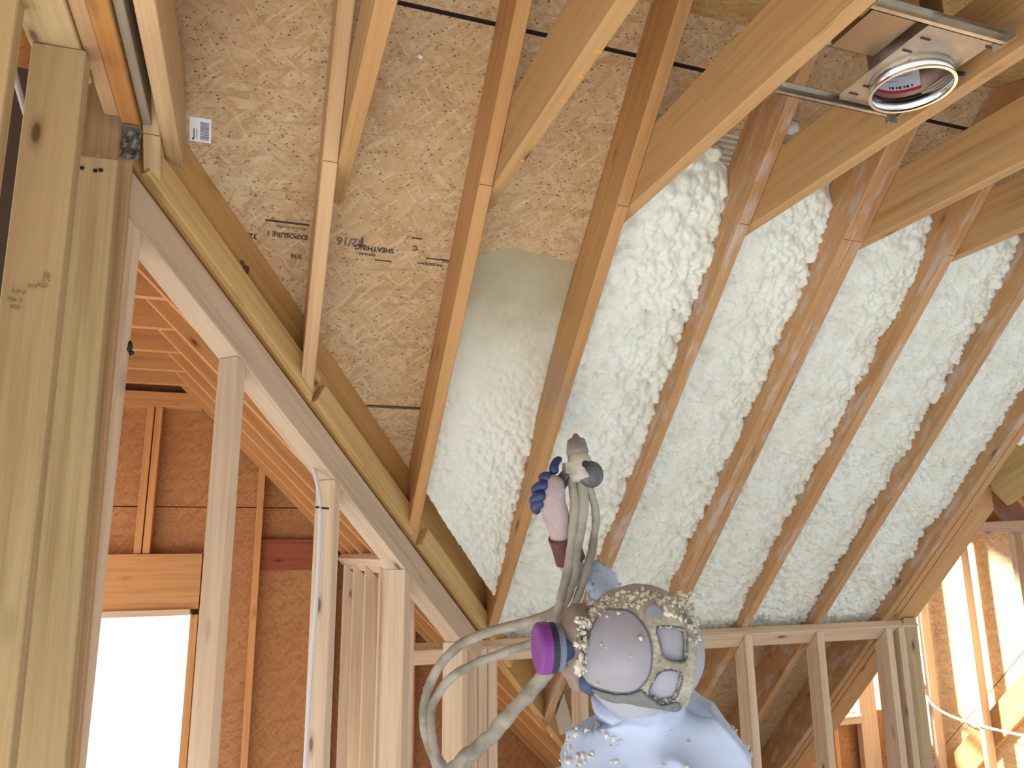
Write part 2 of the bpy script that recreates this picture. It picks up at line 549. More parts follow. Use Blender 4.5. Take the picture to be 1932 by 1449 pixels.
# ------------------------------------------------------------------ main rafters
Dn = V((0, 1, -1)) / S2
N = V((0, -1, -1)) / S2           # into the room, square to the roof
RD = (KS - KA) / S2               # rafter depth
cut_valley = ((0, 2.14, 0), (-1, 1, 0))
cut_floor = ((0, 0, .03), (0, 0, -1))
cut_rear = ((0, 1.53, 3.2065), (0, -.33, 1))
def rafter(x, label, mat, group='main roof rafters', ya=1.05, yb=4.5, valley=True):
    km = (KA + KS) / 2
    cuts = [cut_floor, cut_rear] + ([cut_valley] if valley else [])
    return lumber('rafter', (x, ya, km - ya), (x, yb, km - yb), N, RD, .038, mat, cuts, label, 'rafter', group)
rafter(XR(-1), 'short pine rafter beside the left ceiling joist, ending on top of the valley rafter', RPAL())
rafter(XR(0), 'pale pine rafter between two bays of bare OSB, ending partway down the valley rafter', RPAL())
rafter(XR(1), 'long pine rafter with bare OSB to its left and the sprayed bay to its right', RAFT())
rafter(XR(2), 'pine rafter rising behind the spray gun beside the thin wet foam', RAFT())
rafter(XR(3), 'pine rafter between the first and second full bays of white foam', RSPR())
rafter(XR(4) - .0195, 'left board of the doubled rafter with a dark seam, between white foam bays', RSPR())
rafter(XR(4) + .0195, 'right board of the doubled rafter with a dark seam, between white foam bays', RSPR())
rafter(XR(5), 'single pine rafter just right of the doubled rafter, foam on both sides', RSPR())
rafter(XR(6), 'second single pine rafter right of the doubled rafter, foam on both sides', RSPR())
rafter(XR(7), 'oversprayed inner board of the thick rafter at the right edge of the foam', RSPR())
rafter(XR(7) + .043, 'middle board of the thick rafter at the right edge, beside the dark gap', RAFT())
km = (KA + KS) / 2
lumber('trimmer_block', (XR(7) + .13, 2.55, km - 2.55), (XR(7) + .13, 4.5, km - 4.5), N, RD, .125, RAFT(), [((0, 2.56, 0), (0, -1, 0))],
       'thick outer trimmer board under the right dormer valley, cut square at its top', 'rafter')
pen = plain('red_pencil', (146, 70, 50), .8)
for o in [x for x in COL.objects if x.name.startswith('rafter')]:
    xo = (o.matrix_world.translation.x)
    if xo < 2.3:
        p0 = V((xo, KA - ZJ, ZJ)) + N * .0003
        bm_obj('pencil_mark', tube_bm([p0 + V((-.018, 0, 0)), p0, p0 + V((.018, 0, -.001))], .0011, 5), pen, o)
rafter(4.668, 'pine rafter crossing in front of the sunlit cheek wall at the lower right', RAFT(), ya=2.4, valley=False)

# ------------------------------------------------------------------ ceiling joists
cut_deck = ((0, 0, KS - .002), (0, 1, 1))
cut_r2 = ((0, 1.53, 3.2045), (0, -.33, 1))
JL = {
    -1: 'left ceiling joist ending beside the short rafter above the timber post',
    0: 'ceiling joist with a free square end hanging beside the pale rafter over bare OSB',
    1: 'wide ceiling joist marked with yellow blotches, crossing the bay being sprayed',
    2: 'ceiling joist left of the recessed light, crossing the first full foam bay',
    3: 'ceiling joist holding the right side of the recessed light frame',
    4: 'ceiling joist right of the recessed light, fixed to the doubled rafter',
    5: 'ceiling joist at the upper right edge, second one right of the recessed light',
    6: 'rightmost ceiling joist, third one right of the recessed light'}
for i, lab in JL.items():
    x = XR(i) + .038 + (.0195 if i == 4 else 0) + .001
    z = ZJ + .085
    lumber('ceiling_joist', (x, -.3, z), (x, 2.2, z), (0, 0, 1), .17, .038, RPAL() if i == -1 else JOIS(), [cut_deck, cut_r2], lab, 'joist', 'ceiling joists')
lumber('ceiling_joist', (-.3125, -.3, ZJ + .07), (-.3125, 1.765, ZJ + .07), (0, 0, 1), .14, .038, wood('pine_honey', (172, 122, 66), .03), [cut_r2],
       'honey coloured joist running over the left post to the steel hanger', 'joist')
lumber('post_beam', (-.411, -.3, ZJ + .09), (-.411, 1.60, ZJ + .09), (0, 0, 1), .18, .088, POST(), [cut_r2],
       'pale beam resting on the left timber post', 'beam')
lumber('post_beam', (-.350, -.3, ZJ + .095), (-.350, 1.73, ZJ + .095), (0, 0, 1), .17, .032, wood('pine_pinkish', (178, 146, 110), .02), [cut_r2],
       'narrow pinkish board squeezed between the pale beam and the honey joist', 'beam')
lumber('grey_plank', (-.282, .5, 2.85), (-.282, 1.79, 2.85), (0, 0, 1), .20, .020, DARK(), [cut_r2, cut_deck],  # dark grey face on the right side of the honey joist
       'dark grey plank wedged between the left joists', 'plank')

# ------------------------------------------------------------------ valley of the left dormer and the sloping wall under it
vd = V((1, 1, -1)).normalized()
vn = V((1, 1, 2)).normalized()
vw = V((1, -1, 0)).normalized()
def vpt(y): return V((y + VC, y, KA - y))
vh = (KS - KA) * math.cos(math.atan(1 / S2))
off = vn * (vh / 2) - vw * .019
valley = lumber('valley_rafter', vpt(1.70) + off, vpt(4.6) + off, vn, vh, .038, wood('pine_valley', (184, 146, 92), .02), [cut_floor, ((0, 1.803, 0), (0, -1, 0))],
                'valley rafter slanting down from the left post with short rafters landing on it', 'rafter')
KNOT = V((-.054, 2.085, 2.545)) - vw * .006
b = bmesh.new()
blob_bm(b, KNOT, .017, 3, 2, (.8, .8, .8)); blob_bm(b, KNOT + vd * -.020 + vn * .004, .013, 5, 2, (.8, .8, .6))
bm_obj('knot', b, plain('knot_dark', (92, 58, 34), .5, nz=.4), valley, True)
for ya, yb, lab in ((1.84, 2.27, 'upper nailing strip along the valley rafter, left of the pale rafter'),
                    (2.285, 2.665, 'middle nailing strip along the valley rafter, between the pale and the long rafter'),
                    (2.70, 3.20, 'lower nailing strip along the valley rafter, under the sprayed bay')):
    o2 = vn * .036 + vw * .013
    lumber('nailing_strip', vpt(ya) + o2, vpt(yb) + o2, vn, .072, .025, wood('pine_strip', (196, 164, 108), .03), [], lab, 'board', 'nailing strips on the valley rafter')
pl = -vn * (.0445 + .012) - vw * .038
plate_v = lumber('sloping_top_plate', vpt(1.79) + pl, vpt(3.14) + pl, vn, .089, .076, wood('pine_grey', (188, 168, 146), .03), [],
       'sloping grey-tan top plate of the stud wall under the valley rafter', 'plate')
q = V((1, 1, 0)).normalized(); rr = V((-1, 1, 0)).normalized()
cut_pl = (vpt(2.0) - vn * (.089 + .013), vn)
DS = [((-.311, 1.829), 'doubled stud, left board, directly right of the big left posts'),
      ((-.284, 1.856), 'doubled stud, right board, edging the view into the left dormer'),
      ((-.036, 2.104), 'stud under the sloping plate, first one standing free right of the big posts'),
      ((.260, 2.400), 'stud under the sloping plate with a white cable stapled down it'),
      ((.542, 2.682), 'wide stud under the sloping plate just right of the bright dormer wall studs'),
      ((.825, 2.965), 'short stud under the low end of the sloping plate behind the looped hose')]
for k, ((x, y), lab) in enumerate(DS):
    sw, st = ((.089, .038), (.089, .038), (.072, .031), (.074, .032), (.092, .038), (.089, .038))[k]
    c = V((x, y, 0)) - q * st / 2 + rr * sw / 2
    lumber('stud', c + V((0, 0, .001)), c + V((0, 0, 2.75)), rr, sw, st, STUD(), [cut_pl], lab, 'stud', 'studs under the sloping plate')

# cable on the second free stud, wire cap and staple
cb = empty('electric_cable', (.2, 2.38, 1.0), 'white electric cable running down a stud from an orange cap', 'cable')
fx = V((-.006, -.006, 0))
bm_obj('sheath', tube_bm([V(p) + fx for p in ((.170, 2.412, 2.06), (.183, 2.383, 2.02), (.203, 2.372, 1.915), (.205, 2.370, 1.70), (.197, 2.374, 1.40), (.192, 2.378, .9), (.19, 2.38, .4))], .0062, 8), plain('cable_white', (206, 206, 214), .4), cb, True)
bm_obj('cap', lathe_bm([(0, .006), (.006, .019), (.03, .022), (.036, .017)], V((.150, 2.425, 2.075)), V((.55, -.75, -.3)), 8), plain('orange_plastic', (226, 110, 62), .4), cb)
lumber('staple', (.183, 2.366, 1.918), (.223, 2.366 - .0, 1.914), (0, 0, 1), .006, .01, plain('dark_steel', (46, 46, 52), .4, .6), [], parent=cb, bev=0)

# ------------------------------------------------------------------ timber posts at the left
def post(x0, x1, y0, y1, z1, lab, mat=None, dx=0.0, name='post', z0=.001):
    t = y1 - y0
    return lumber(name, ((x0 + x1) / 2 + dx, (y0 + y1) / 2, z0), ((x0 + x1) / 2, (y0 + y1) / 2, z1), (1, 0, 0), x1 - x0, t, mat or POST(), [], lab, 'post', 'timber posts at the left')
pA = post(-.448, -.357, 1.48, 1.53, 2.735, 'front left post under the pale beam, with a faint grade stamp', dx=.045)
pB = post(-.407, -.322, 1.695, 1.737, 2.623, 'left post with three nail heads near its top', dx=.06)
post(-.413, -.312, 1.768, 1.80, 2.90, 'tall post behind the one with three nail heads', dx=.045, mat=wood('pine_pinkish', (178, 146, 110), .02))
post(-.530, -.438, 1.35, 1.39, 2.735, 'post at the left edge of the photo, left of the dark gap', dx=.04)
for k, (x, z) in enumerate(((-.388, 2.592), (-.362, 2.590), (-.352, 2.593))):
    bm_obj('nail_head', lathe_bm([(0, .0045), (.0025, .0045), (.003, .003)], V((x, 1.6955, z)), (0, -1, 0), 10), plain('dark_steel', (46, 46, 52), .4, .6), pB)
lumber('gap_shade_panel', (-.56, 1.86, 1.2), (-.56, 1.86, 2.9), (1, 0, 0), .30, .02, plain('gap_shade_brown', (66, 50, 42), .9), [], 'added dark brown panel standing in for shade between the left posts', 'panel')  # dark sheet added so the gap reads as shaded
ink = plain('grade_ink', (140, 122, 88), .8)
lumber('gap_board', (-.475, 1.72, 2.56), (-.475, 1.72, 2.9), (1, 0, 0), .07, .03, wood('pine_honey', (206, 148, 84), .03), [], 'honey coloured board inside the dark gap behind the left edge post', 'board')
cb2 = tube_bm([(-.535, 1.62, 2.86), (-.516, 1.60, 2.81), (-.513, 1.60, 2.775), (-.507, 1.60, 2.737), (-.488, 1.60, 2.68), (-.46, 1.61, 2.60)], .006, 8)
o = bm_obj('electric_cable', cb2, plain('cable_grey', (170, 165, 175), .4), None, True); tag(o, 'grey cable looping through the dark gap between the left posts', 'cable')
# grade stamp on the front post
for txt, sz, z, x in (('R', .024, 2.262, -.392), ('KD', .012, 2.250, -.398), ('HT', .012, 2.246, -.412), ('S-P-F', .011, 2.234, -.436), ('No 2', .011, 2.220, -.440), ('KD', .011, 2.206, -.434)):
    text_obj('grade_stamp', txt, sz, (x + .012, 1.4785, z), (1, 0, -.08), (.08, 0, 1), ink, pA)
# joist hanger and the small black clip
hg = empty('joist_hanger', (-.312, 1.76, 2.70), 'crumpled galvanized steel hanger at the end of the honey joist', 'joist hanger')
galv = plain('galvanized_dull', (150, 146, 138), .42, .75, .25, 60)
bm = bmesh.new(); gr = [[bm.verts.new((-.333 + .041 * i / 8, 1.762 - .010 * noise.noise(V((i * .6, j * .5, 2))) - .004 * j / 8, 2.662 + .076 * j / 8)) for i in range(9)] for j in range(9)]
for j in range(8):
    for i in range(8): bm.faces.new((gr[j][i], gr[j][i + 1], gr[j + 1][i + 1], gr[j + 1][i]))
bmesh.ops.solidify(bm, geom=bm.faces[:], thickness=.002)
bm_obj('back_plate', bm, galv, hg)
bm_obj('seat', box_bm(-.334, -.291, 1.735, 1.764, 2.730, 2.733), galv, hg)
b = bmesh.new(); blob_bm(b, (-.287, 1.858, 2.246), .012, 5, 2, (.7, .7, 1.3)); blob_bm(b, (-.281, 1.858, 2.232), .007, 2, 1)
o = bm_obj('cable_clip', b, plain('black_plastic', (24, 24, 28), .5), None, True); tag(o, 'small black clip on the edge of the doubled stud', 'clip')

# resin blotches along the lower edge of the joist over the sprayed bay
jb1 = [x for x in COL.objects if x.get('label', '').startswith('wide ceiling joist')][0]
for y_, r_ in ((1.178, .0085), (1.262, .0085), (1.352, .008), (1.435, .0075), (1.525, .007), (1.62, .006)):
    bb = bmesh.new(); blob_bm(bb, (XR(1) + .0495, y_, ZJ - .0002), r_, 1, 2, (1, 1.15, .06))
    bm_obj('resin_blotch', bb, plain('resin', (196, 146, 76), .5), jb1, True)

# ------------------------------------------------------------------ left dormer framing
cut_jv = ((0, 2.16, 0), (1, -1, 0))
kb = (KB + KBS) / 2
RB = (KBS - KB) / S2
Nb = V((-1, 0, -1)).normalized()
dy = [2.28, 2.68, 3.076, 3.50, 3.91, 4.32, 4.70]
ordn = ['first', 'second', 'third', 'fourth', 'fifth', 'sixth', 'seventh']
for k, y in enumerate(dy):
    lumber('dormer_rafter', (-.6, y, kb + .6), (2.35, y, kb - 2.35), Nb, RB, .038, DORM(), [cut_jv, cut_floor], 'orange-lit dormer rafter, %s from the front' % ordn[k], 'rafter', 'rafters of the left dormer')
    lumber('dormer_rafter', (-.6, y, kb + .6), (-2.9, y, kb - 1.7), (1, 0, -1), RB, .038, DORM(), [((-.6, 0, 0), (1, 0, 0)), ((0, .93 + .02, 0), (-1, -1, 0))], 'dormer rafter on the far left slope, %s from the front' % ordn[k], 'rafter', 'left slope rafters of the left dormer')
for k, y in enumerate([3.05, 3.475, 3.885, 4.295, 4.66]):
    lumber('collar_tie', (-.95, y - .02, ZJ + .07), (-.30, y - .02, ZJ + .07), (0, 0, 1), .14, .034, DORM(), [((KBS, 0, 0), (1, 0, 1))], 'horizontal collar tie across the left dormer, %s from the front' % ordn[k], 'collar tie', 'collar ties of the left dormer')
# dormer side wall: tilted plate and studs
pt = V((1, 0, -1)).normalized()
pc = V((.53, 3.1, KB - .53)) + pt * .0445 + Nb * .019
lumber('dormer_wall_plate', (pc.x, 2.70, pc.z), (pc.x, 4.76, pc.z), pt, .089, .038, STUD(), [cut_jv], 'tilted top plate of the left dormer side wall, sunlit', 'plate')
for k, y in enumerate([3.0, 3.30, 3.72, 4.14, 4.58]):
    lumber('dormer_stud', (.53 + .0445, y, .001), (.53 + .0445, y, 2.2), (1, 0, 0), .089, .038, STUD(), [(V((.53, 0, KB - .53)) + Nb * .038, (1, 0, 1))], 'bright edged stud of the left dormer side wall, %s from the front' % ordn[k], 'stud', 'studs of the left dormer side wall')
# gable end framing
def gst(x0, x1, z0, z1, lab, y0=4.71, y1=4.798, name='gable_stud', mat=None):
    cuts = [((KB, 0, 0), (1, 0, 1))]
    return lumber(name, ((x0 + x1) / 2, (y0 + y1) / 2, z0), ((x0 + x1) / 2, (y0 + y1) / 2, z1), (1, 0, 0), x1 - x0, y1 - y0, mat or DORM(), cuts, lab, 'stud', 'gable framing of the left dormer')
gst(-.600, -.562, 1.79, 2.62, 'left board of the pair of studs above the dormer window header')
gst(-.556, -.518, 1.79, 2.62, 'right board of the pair of studs above the dormer window header')
gst(-.24, -.202, .001, 2.62, 'king stud at the right of the dormer window')
gst(-.283, -.243, .001, 1.46, 'jack stud forming the right side of the bright window opening')
gst(-.96, -.922, .001, 2.62, 'stud at the left of the dormer window')
gst(.03, .068, .001, 2.5, 'gable stud right of the window, left of the dark red board')
gst(.46, .498, .001, 2.1, 'gable stud right of the dark red board')
gst(.95, .988, .001, 1.6, 'gable stud behind the low end of the sloping wall')
lumber('gable_plate', (-1.2, 4.75, 2.663), (-.24, 4.75, 2.663), (0, 0, 1), .086, .1, DORM(), [((KB, 0, 0), (1, 0, 1))], 'horizontal plate under the last collar tie on the gable wall', 'plate')
lumber('window_header', (-.96, 4.74, 1.64), (-.243, 4.74, 1.64), (0, 0, 1), .30, .09, DORM(), [], 'deep wooden header above the bright dormer window', 'header')
lumber('window_header_plate', (-.922, 4.735, 1.475), (-.283, 4.735, 1.475), (0, 0, 1), .034, .12, STUD(), [], 'thin plate along the top of the dormer window opening', 'plate')
lumber('window_sill_plate', (-.922, 4.735, .46), (-.283, 4.735, .46), (0, 0, 1), .036, .12, STUD(), [], 'sill plate under the bright dormer window', 'plate')
lumber('backing_board', (.068, 4.775, 1.778), (.46, 4.775, 1.778), (0, 0, 1), .18, .038, wood('wood_red', (150, 78, 52), .03), [], 'dark red board between two gable studs', 'board')

# ------------------------------------------------------------------ knee wall at the foot of the foamed slope
kp = V((0, 3.07, KA - 3.07))
kc = kp + Dn * .0445 + N * .0195
lumber('knee_wall_plate', (.56, kc.y, kc.z), (3.156, kc.y, kc.z), Dn, .089, .038, STUD(), [], 'tilted top plate of the low stud wall under the foam', 'plate')
cut_kp = (kp + N * .0395, (0, 1, 1))
ks = [(.870, 'left board of the triple stud at the corner behind the hoses'), (.911, 'middle board of the triple stud at the corner behind the hoses'), (.952, 'right board of the triple stud at the corner behind the hoses'),
      (1.345, 'knee wall stud hidden behind the respirator'), (1.75, 'knee wall stud hidden behind the white hood'), (2.165, 'knee wall stud just right of the white suit'),
      (2.562, 'second knee wall stud right of the white suit'), (2.972, 'knee wall stud, left one of the close pair near the corner post'), (3.047, 'knee wall stud, right one of the close pair beside the corner post')]
for x, lab in ks:
    lumber('knee_wall_stud', (x, 3.045 + .0445, .001), (x, 3.045 + .0445, 1.6), (0, 1, 0), .089, .039, STUD(), [cut_kp], lab, 'stud', 'knee wall studs')
lumber('corner_post', (3.112, 3.05 + .0445, .001), (3.112, 3.05 + .0445, 1.6), (0, 1, 0), .089, .082, POST(), [((0, 0, KA - .01), (0, 1, 1))], 'greenish-tan corner post at the right end of the knee wall', 'post')
lumber('lit_wedge_board', (1.475, 3.61, .93), (1.468, 3.555, 1.13), (1, .3, 0), .13, .012, plain('lit_wedge_pale', (196, 184, 170), .7, 0, .06, 20), [((1.468, 3.55, 1.116), (1.0, 0, .42)), ((1.46, 3.55, 1.116), (-1.0, 0, .35))], 'pointed pale board standing in for a lit surface behind the knee wall', 'board', bev=0)  # pale board coloured as a lit surface showing between dark rafters

# ------------------------------------------------------------------ right dormer framing
lumber('dormer_header_plate', (4.645, 2.6, 1.908), (4.645, 4.79, 1.908), (1, 0, 0), .088, .076, STUD(), [], 'sunlit top plate of the right cheek wall', 'plate')
for k, (y, lab) in enumerate(((2.83, 'cheek wall stud beyond the right edge'), (3.215, 'cheek wall stud at the right edge of the photo'), (3.61, 'sunlit cheek wall stud, second from the corner post'), (4.01, 'tall sunlit cheek wall stud crossed by the white cable'), (4.40, 'cheek wall stud close behind the corner post'))):
    lumber('cheek_stud', (4.6135, y, .001), (4.6135, y, 1.868), (1, 0, 0), .068, .038, STUD(), [], lab, 'stud', 'studs of the right cheek wall')
for k, y in enumerate((3.05, 3.45, 3.85, 4.25, 4.65)):
    lumber('dormer_rafter', (4.76, y, 1.90), (3.80, y, 2.86), (-1, 0, -1), .14, .038, DORM(), [((3.86, 0, 0), (-1, 0, 0))], 'right dormer rafter above the sunlit cheek wall, %s from the front' % ordn[k], 'rafter', 'rafters of the right dormer')
v2 = V((1, -1, 1)).normalized()
va = V((3.12, 2.56, KA - 2.56 + .0))
lumber('valley_rafter', va + V((.06, .0, .09)), va + v2 * 1.6 + V((.06, 0, .09)), (0, 0, 1), .18, .06, wood('pine_olive', (176, 146, 92), .02), [], 'olive-brown valley rafter rising at the right edge above the cheek wall', 'rafter')
lumber('window_post', (4.325, 4.74, .001), (4.325, 4.74, 2.3), (1, 0, 0), .15, .05, STUD(), [], 'tan post standing in front of the small bright window', 'post')
lumber('window_sill', (3.2, 4.74, .585), (4.25, 4.74, .585), (0, 0, 1), .05, .1, STUD(), [], 'sill under the small bright window seen through the knee wall', 'sill')
gst2 = lumber('far_stud', (3.62, 4.755, .001), (3.62, 4.755, .56), (1, 0, 0), .04, .085, DORM(), [], 'short stud under the small window sill', 'stud', 'studs under the small window')
lumber('far_stud', (4.02, 4.755, .001), (4.02, 4.755, .56), (1, 0, 0), .04, .085, DORM(), [], 'second short stud under the small window sill', 'stud', 'studs under the small window')
b = tube_bm([(4.60, 4.45, .80), (4.56, 4.363, .722), (4.56, 4.229, .674), (4.56, 4.011, .655), (4.56, 3.696, .657), (4.56, 3.3, .70), (4.565, 2.9, .78)], .0085, 8)
o = bm_obj('electric_cable', b, plain('cable_bright', (236, 232, 232), .4), None, True); tag(o, 'white cable sagging across the sunlit cheek wall studs', 'cable')

# ------------------------------------------------------------------ sprayed foam in the rafter bays
def fbm_lumps(p, cell, seed=0.0):
    """rounded cauliflower lumps, 0..1"""
    d = noise.voronoi(V((p[0] / cell + seed, p[1] / cell, seed * .7)))[0]
    a = d[0]
    return math.sqrt(max(0.0, 1 - (a / .80) ** 2))

def foam_bay(name, xl, xr, y0, y1, hfun, mat, label, seed, amp=.014, cell=.05, step=.0055, group='full foam bays', wob=1.0, arch=.05, kden=.05):
    """xl, xr: functions of y; the sheet follows the deck and stands hfun(y) off it"""
    L = (y1 - y0) * S2
    ns = max(8, int(L / step)); nu = max(8, int((xr(y0 + .3) - xl(y0 + .3)) / step))
    bm = bmesh.new(); grid = []
    for i in range(ns + 1):
        y = y0 + (y1 - y0) * i / ns
        a, b = xl(y), xr(y)
        row = []
        for j in range(nu + 1):
            u = j / nu
            x = a + (b - a) * u
            s = (y - y0) * S2
            # ragged upper end
            top = arch * (2 * u - 1) ** 2 + .03 * noise.noise(V((x * 9, seed, 0)))
            sy = y - top
            h = hfun(sy)
            k = min(1.0, max(0.0, h / kden))
            px = (x, s)
            w1 = noise.noise(V((x * 18, s * 18, seed))) * .25; w2 = noise.noise(V((x * 18 + 9, s * 18, seed + 4))) * .25
            q = (x + w1 * cell, s + w2 * cell)
            lump = fbm_lumps(q, cell, seed) * .60 + fbm_lumps((q[0] + .3, q[1]), cell * .52, seed + 3) * .42 + fbm_lumps((q[0], q[1] + .2), cell * .27, seed + 5) * .12
            low = noise.noise(V((x * 5, s * 7, seed + 8)))
            # passes of the gun leave steps across the bay
            ps = math.sin(s * 19 + 2.2 * noise.noise(V((x * 4, s * 2, seed)))) * .5
            hh = h + k * wob * (amp * (lump - .78) * 2.5 + .016 * low + .004 * ps)
            side = min(u, 1 - u) * (b - a)
            hh += k * .006 * math.exp(-side / .02)
            hh = max(hh, .0006 if h > 0 else -.004)
            base = V((x, y, KS - y))
            row.append(bm.verts.new(base + N * hh))
        grid.append(row)
    for i in range(ns):
        for j in range(nu):
            bm.faces.new((grid[i][j], grid[i + 1][j], grid[i + 1][j + 1], grid[i][j + 1]))
    # close the sheet against the deck
    def back(v):
        c = v.co.copy(); d = (c.y + c.z - KS) / S2
        return bm.verts.new(c - V((0, 1, 1)) / S2 * (d - .0))
    rim = [grid[0][j] for j in range(nu + 1)] + [grid[i][nu] for i in range(1, ns + 1)] + [grid[ns][j] for j in range(nu - 1, -1, -1)] + [grid[i][0] for i in range(ns - 1, 0, -1)]
    bk = [back(v) for v in rim]
    for i in range(len(rim)):
        j = (i + 1) % len(rim)
        bm.faces.new((rim[i], rim[j], bk[j], bk[i]))
    o = bm_obj(name, bm, mat, None, True)
    tag(o, label, 'foam', group)
    return o

def lerp_tab(tab):
    def f(y):
        if y <= tab[0][0]: return tab[0][1]
        for (a, va), (b, vb) in zip(tab, tab[1:]):
            if y <= b: return va + (vb - va) * (y - a) / (b - a)
        return tab[-1][1]
    return f

FOAM = foam_mat('foam_cured', (234, 238, 233), (224, 226, 216))
hfull = lerp_tab([(1.76, 0), (1.79, .04), (1.86, .068), (2.0, .084), (2.35, .096), (2.8, .096), (3.3, .10)])
hs = .0185
bays = [(2, 'first full white foam bay, directly right of the spray gun', 1.0, .017, .043),
        (3, 'second full white foam bay, left of the doubled rafter', 2.0, .015, .038),
        (4, 'third full white foam bay, right of the doubled rafter', 3.0, .015, .036),
        (5, 'fourth full white foam bay, second one right of the doubled rafter', 4.0, .015, .036),
        (6, 'rightmost white foam bay, against the thick trimmer rafter', 5.0, .015, .037)]
for i, lab, sd, amp, cell in bays:
    a = XR(i) + hs + (.0195 if i == 4 else 0)
    b = XR(i + 1) - hs - (.0195 if i + 1 == 4 else 0)
    foam_bay('spray_foam', (lambda y, a=a: a), (lambda y, b=b: b), 1.72, 3.30, hfull, FOAM, lab, sd, amp, cell)
foam_bay('spray_foam', lambda y: XR(7) + .066, lambda y: min(XR(7) + .43, 5.60 - y), 1.74, 2.45, hfull, FOAM, 'foam right of the thick trimmer rafter at the edge of the photo', 6.0, .014, .046)

# the bay being sprayed: a thin wet coat at the top, thickening downwards
m, nt, b = new_mat('foam_wet')
tc = nt.nodes.new('ShaderNodeTexCoord')
sp = nt.nodes.new('ShaderNodeSeparateXYZ'); nt.links.new(tc.outputs['Object'], sp.inputs[0])
nz = noise_tex(nt, tc.outputs['Object'], 9, 3)
yy = mathn(nt, 'ADD', sp.outputs[1], mathn(nt, 'MULTIPLY', mathn(nt, 'SUBTRACT', nz, .5), .16))
nt.links.new(ramp(nt, mathn(nt, 'MULTIPLY', mathn(nt, 'SUBTRACT', yy, 2.0), 1.25), [(.05, srgb(162, 153, 124)), (.22, srgb(176, 170, 146)), (.36, srgb(214, 214, 202)), (.6, srgb(234, 238, 232))]), b.inputs['Base Color'])
nt.links.new(ramp(nt, mathn(nt, 'MULTIPLY', mathn(nt, 'SUBTRACT', yy, 2.0), 1.25), [(.05, (.28, .28, .28, 1)), (.4, (.55, .55, .55, 1)), (.7, (.75, .75, .75, 1))]), b.inputs['Roughness'])
bump(nt, b, noise_tex(nt, tc.outputs['Object'], 130, 3), .3, .003)
hnew = lerp_tab([(2.045, -.002), (2.06, .002), (2.2, .006), (2.32, .016), (2.45, .034), (2.62, .070), (2.8, .10), (3.1, .125)])
foam_bay('spray_foam', lambda y: max(XR(1) + hs, y - 2.14 + .03), lambda y: XR(2) - hs, 2.00, 3.045, hnew, m, 'bay being sprayed, thin wet tan coat above thickening white foam', 9.0, .014, .030, group=None, wob=.9, arch=.012, kden=.07)
if 1:
    fl = bmesh.new()
    for p, r in (((1.488, 1.690, 3.038), .022), ((1.478, 1.705, 3.022), .014), ((1.262, 1.765, 2.962), .026), ((1.285, 1.775, 2.95), .02)):
        pass
    fl.free()
for p, r, lab in (((.342, 1.702, 3.0325), .007, 'tiny white foam droplet stuck on bare OSB near the free joist end'),
                  ((1.484, 1.69, 3.036), .024, 'small foam dab on the deck beside the joist holding the recessed light'),
                  ((1.256, 1.772, 2.952), .030, 'foam dab sitting above the top of the first full bay')):
    bb = bmesh.new(); blob_bm(bb, V(p), r, int(r * 1000), 3, (1, 1, .8))
    tag(bm_obj('foam_dab', bb, FOAM, None, True), lab, 'foam')

# ------------------------------------------------------------------ marks on the deck: sticker and ink stamps
E1 = V((1, 0, 0)); E2 = V((0, -1, 1)) / S2
def deck(x, y, off=.0): return V((x, y, KS - y)) + N * off
stk = empty('barcode_sticker', deck(-.18, 1.90), 'small white barcode sticker on the bare OSB beside the left joist', 'sticker')
def dquad(name, x0, x1, s0, s1, off, th, mat, parent, org):
    """a thin card on the deck; x across, s up the slope from org"""
    bm = bmesh.new()
    lo = [org + E1 * a + E2 * b_ + N * off for a, b_ in ((x0, s0), (x1, s0), (x1, s1), (x0, s1))]
    hi = [p + N * th for p in lo]
    l = [bm.verts.new(p) for p in lo]; h = [bm.verts.new(p) for p in hi]
    bm.faces.new(l); bm.faces.new(h)
    for i in range(4): bm.faces.new((l[i], l[(i + 1) % 4], h[(i + 1) % 4], h[i]))
    return bm_obj(name, bm, mat, parent)
og = deck(-.207, 1.92)
dquad('card', 0, .051, 0, .061, .0003, .0004, plain('sticker_white', (226, 230, 240), .4), stk, og)
barm = plain('sticker_ink', (84, 90, 118), .6)
bm = bmesh.new()
yv = .006
random.seed(3)
while yv < .052:
    w = random.choice((.0008, .0012, .002))
    lo = [og + E1 * a + E2 * b_ + N * .0008 for a, b_ in ((.025, yv), (.046, yv), (.046, yv + w), (.025, yv + w))]
    h = [p + N * .0002 for p in lo]
    l = [bm.verts.new(p) for p in lo]; hv = [bm.verts.new(p) for p in h]
    bm.faces.new(l); bm.faces.new(hv)
    for i in range(4): bm.faces.new((l[i], l[(i + 1) % 4], hv[(i + 1) % 4], hv[i]))
    yv += w + random.choice((.0008, .0014))
bm_obj('barcode', bm, barm, stk)
for xx, w in ((.0105, .003), (.017, .0016)):
    dquad('printed_line', xx - w / 2, xx + w / 2, .007, .033, .0008, .0002, barm, stk, og)
dquad('printed_mark', .006, .011, .004, .009, .0008, .0002, plain('sticker_dark', (40, 44, 66), .6), stk, og)

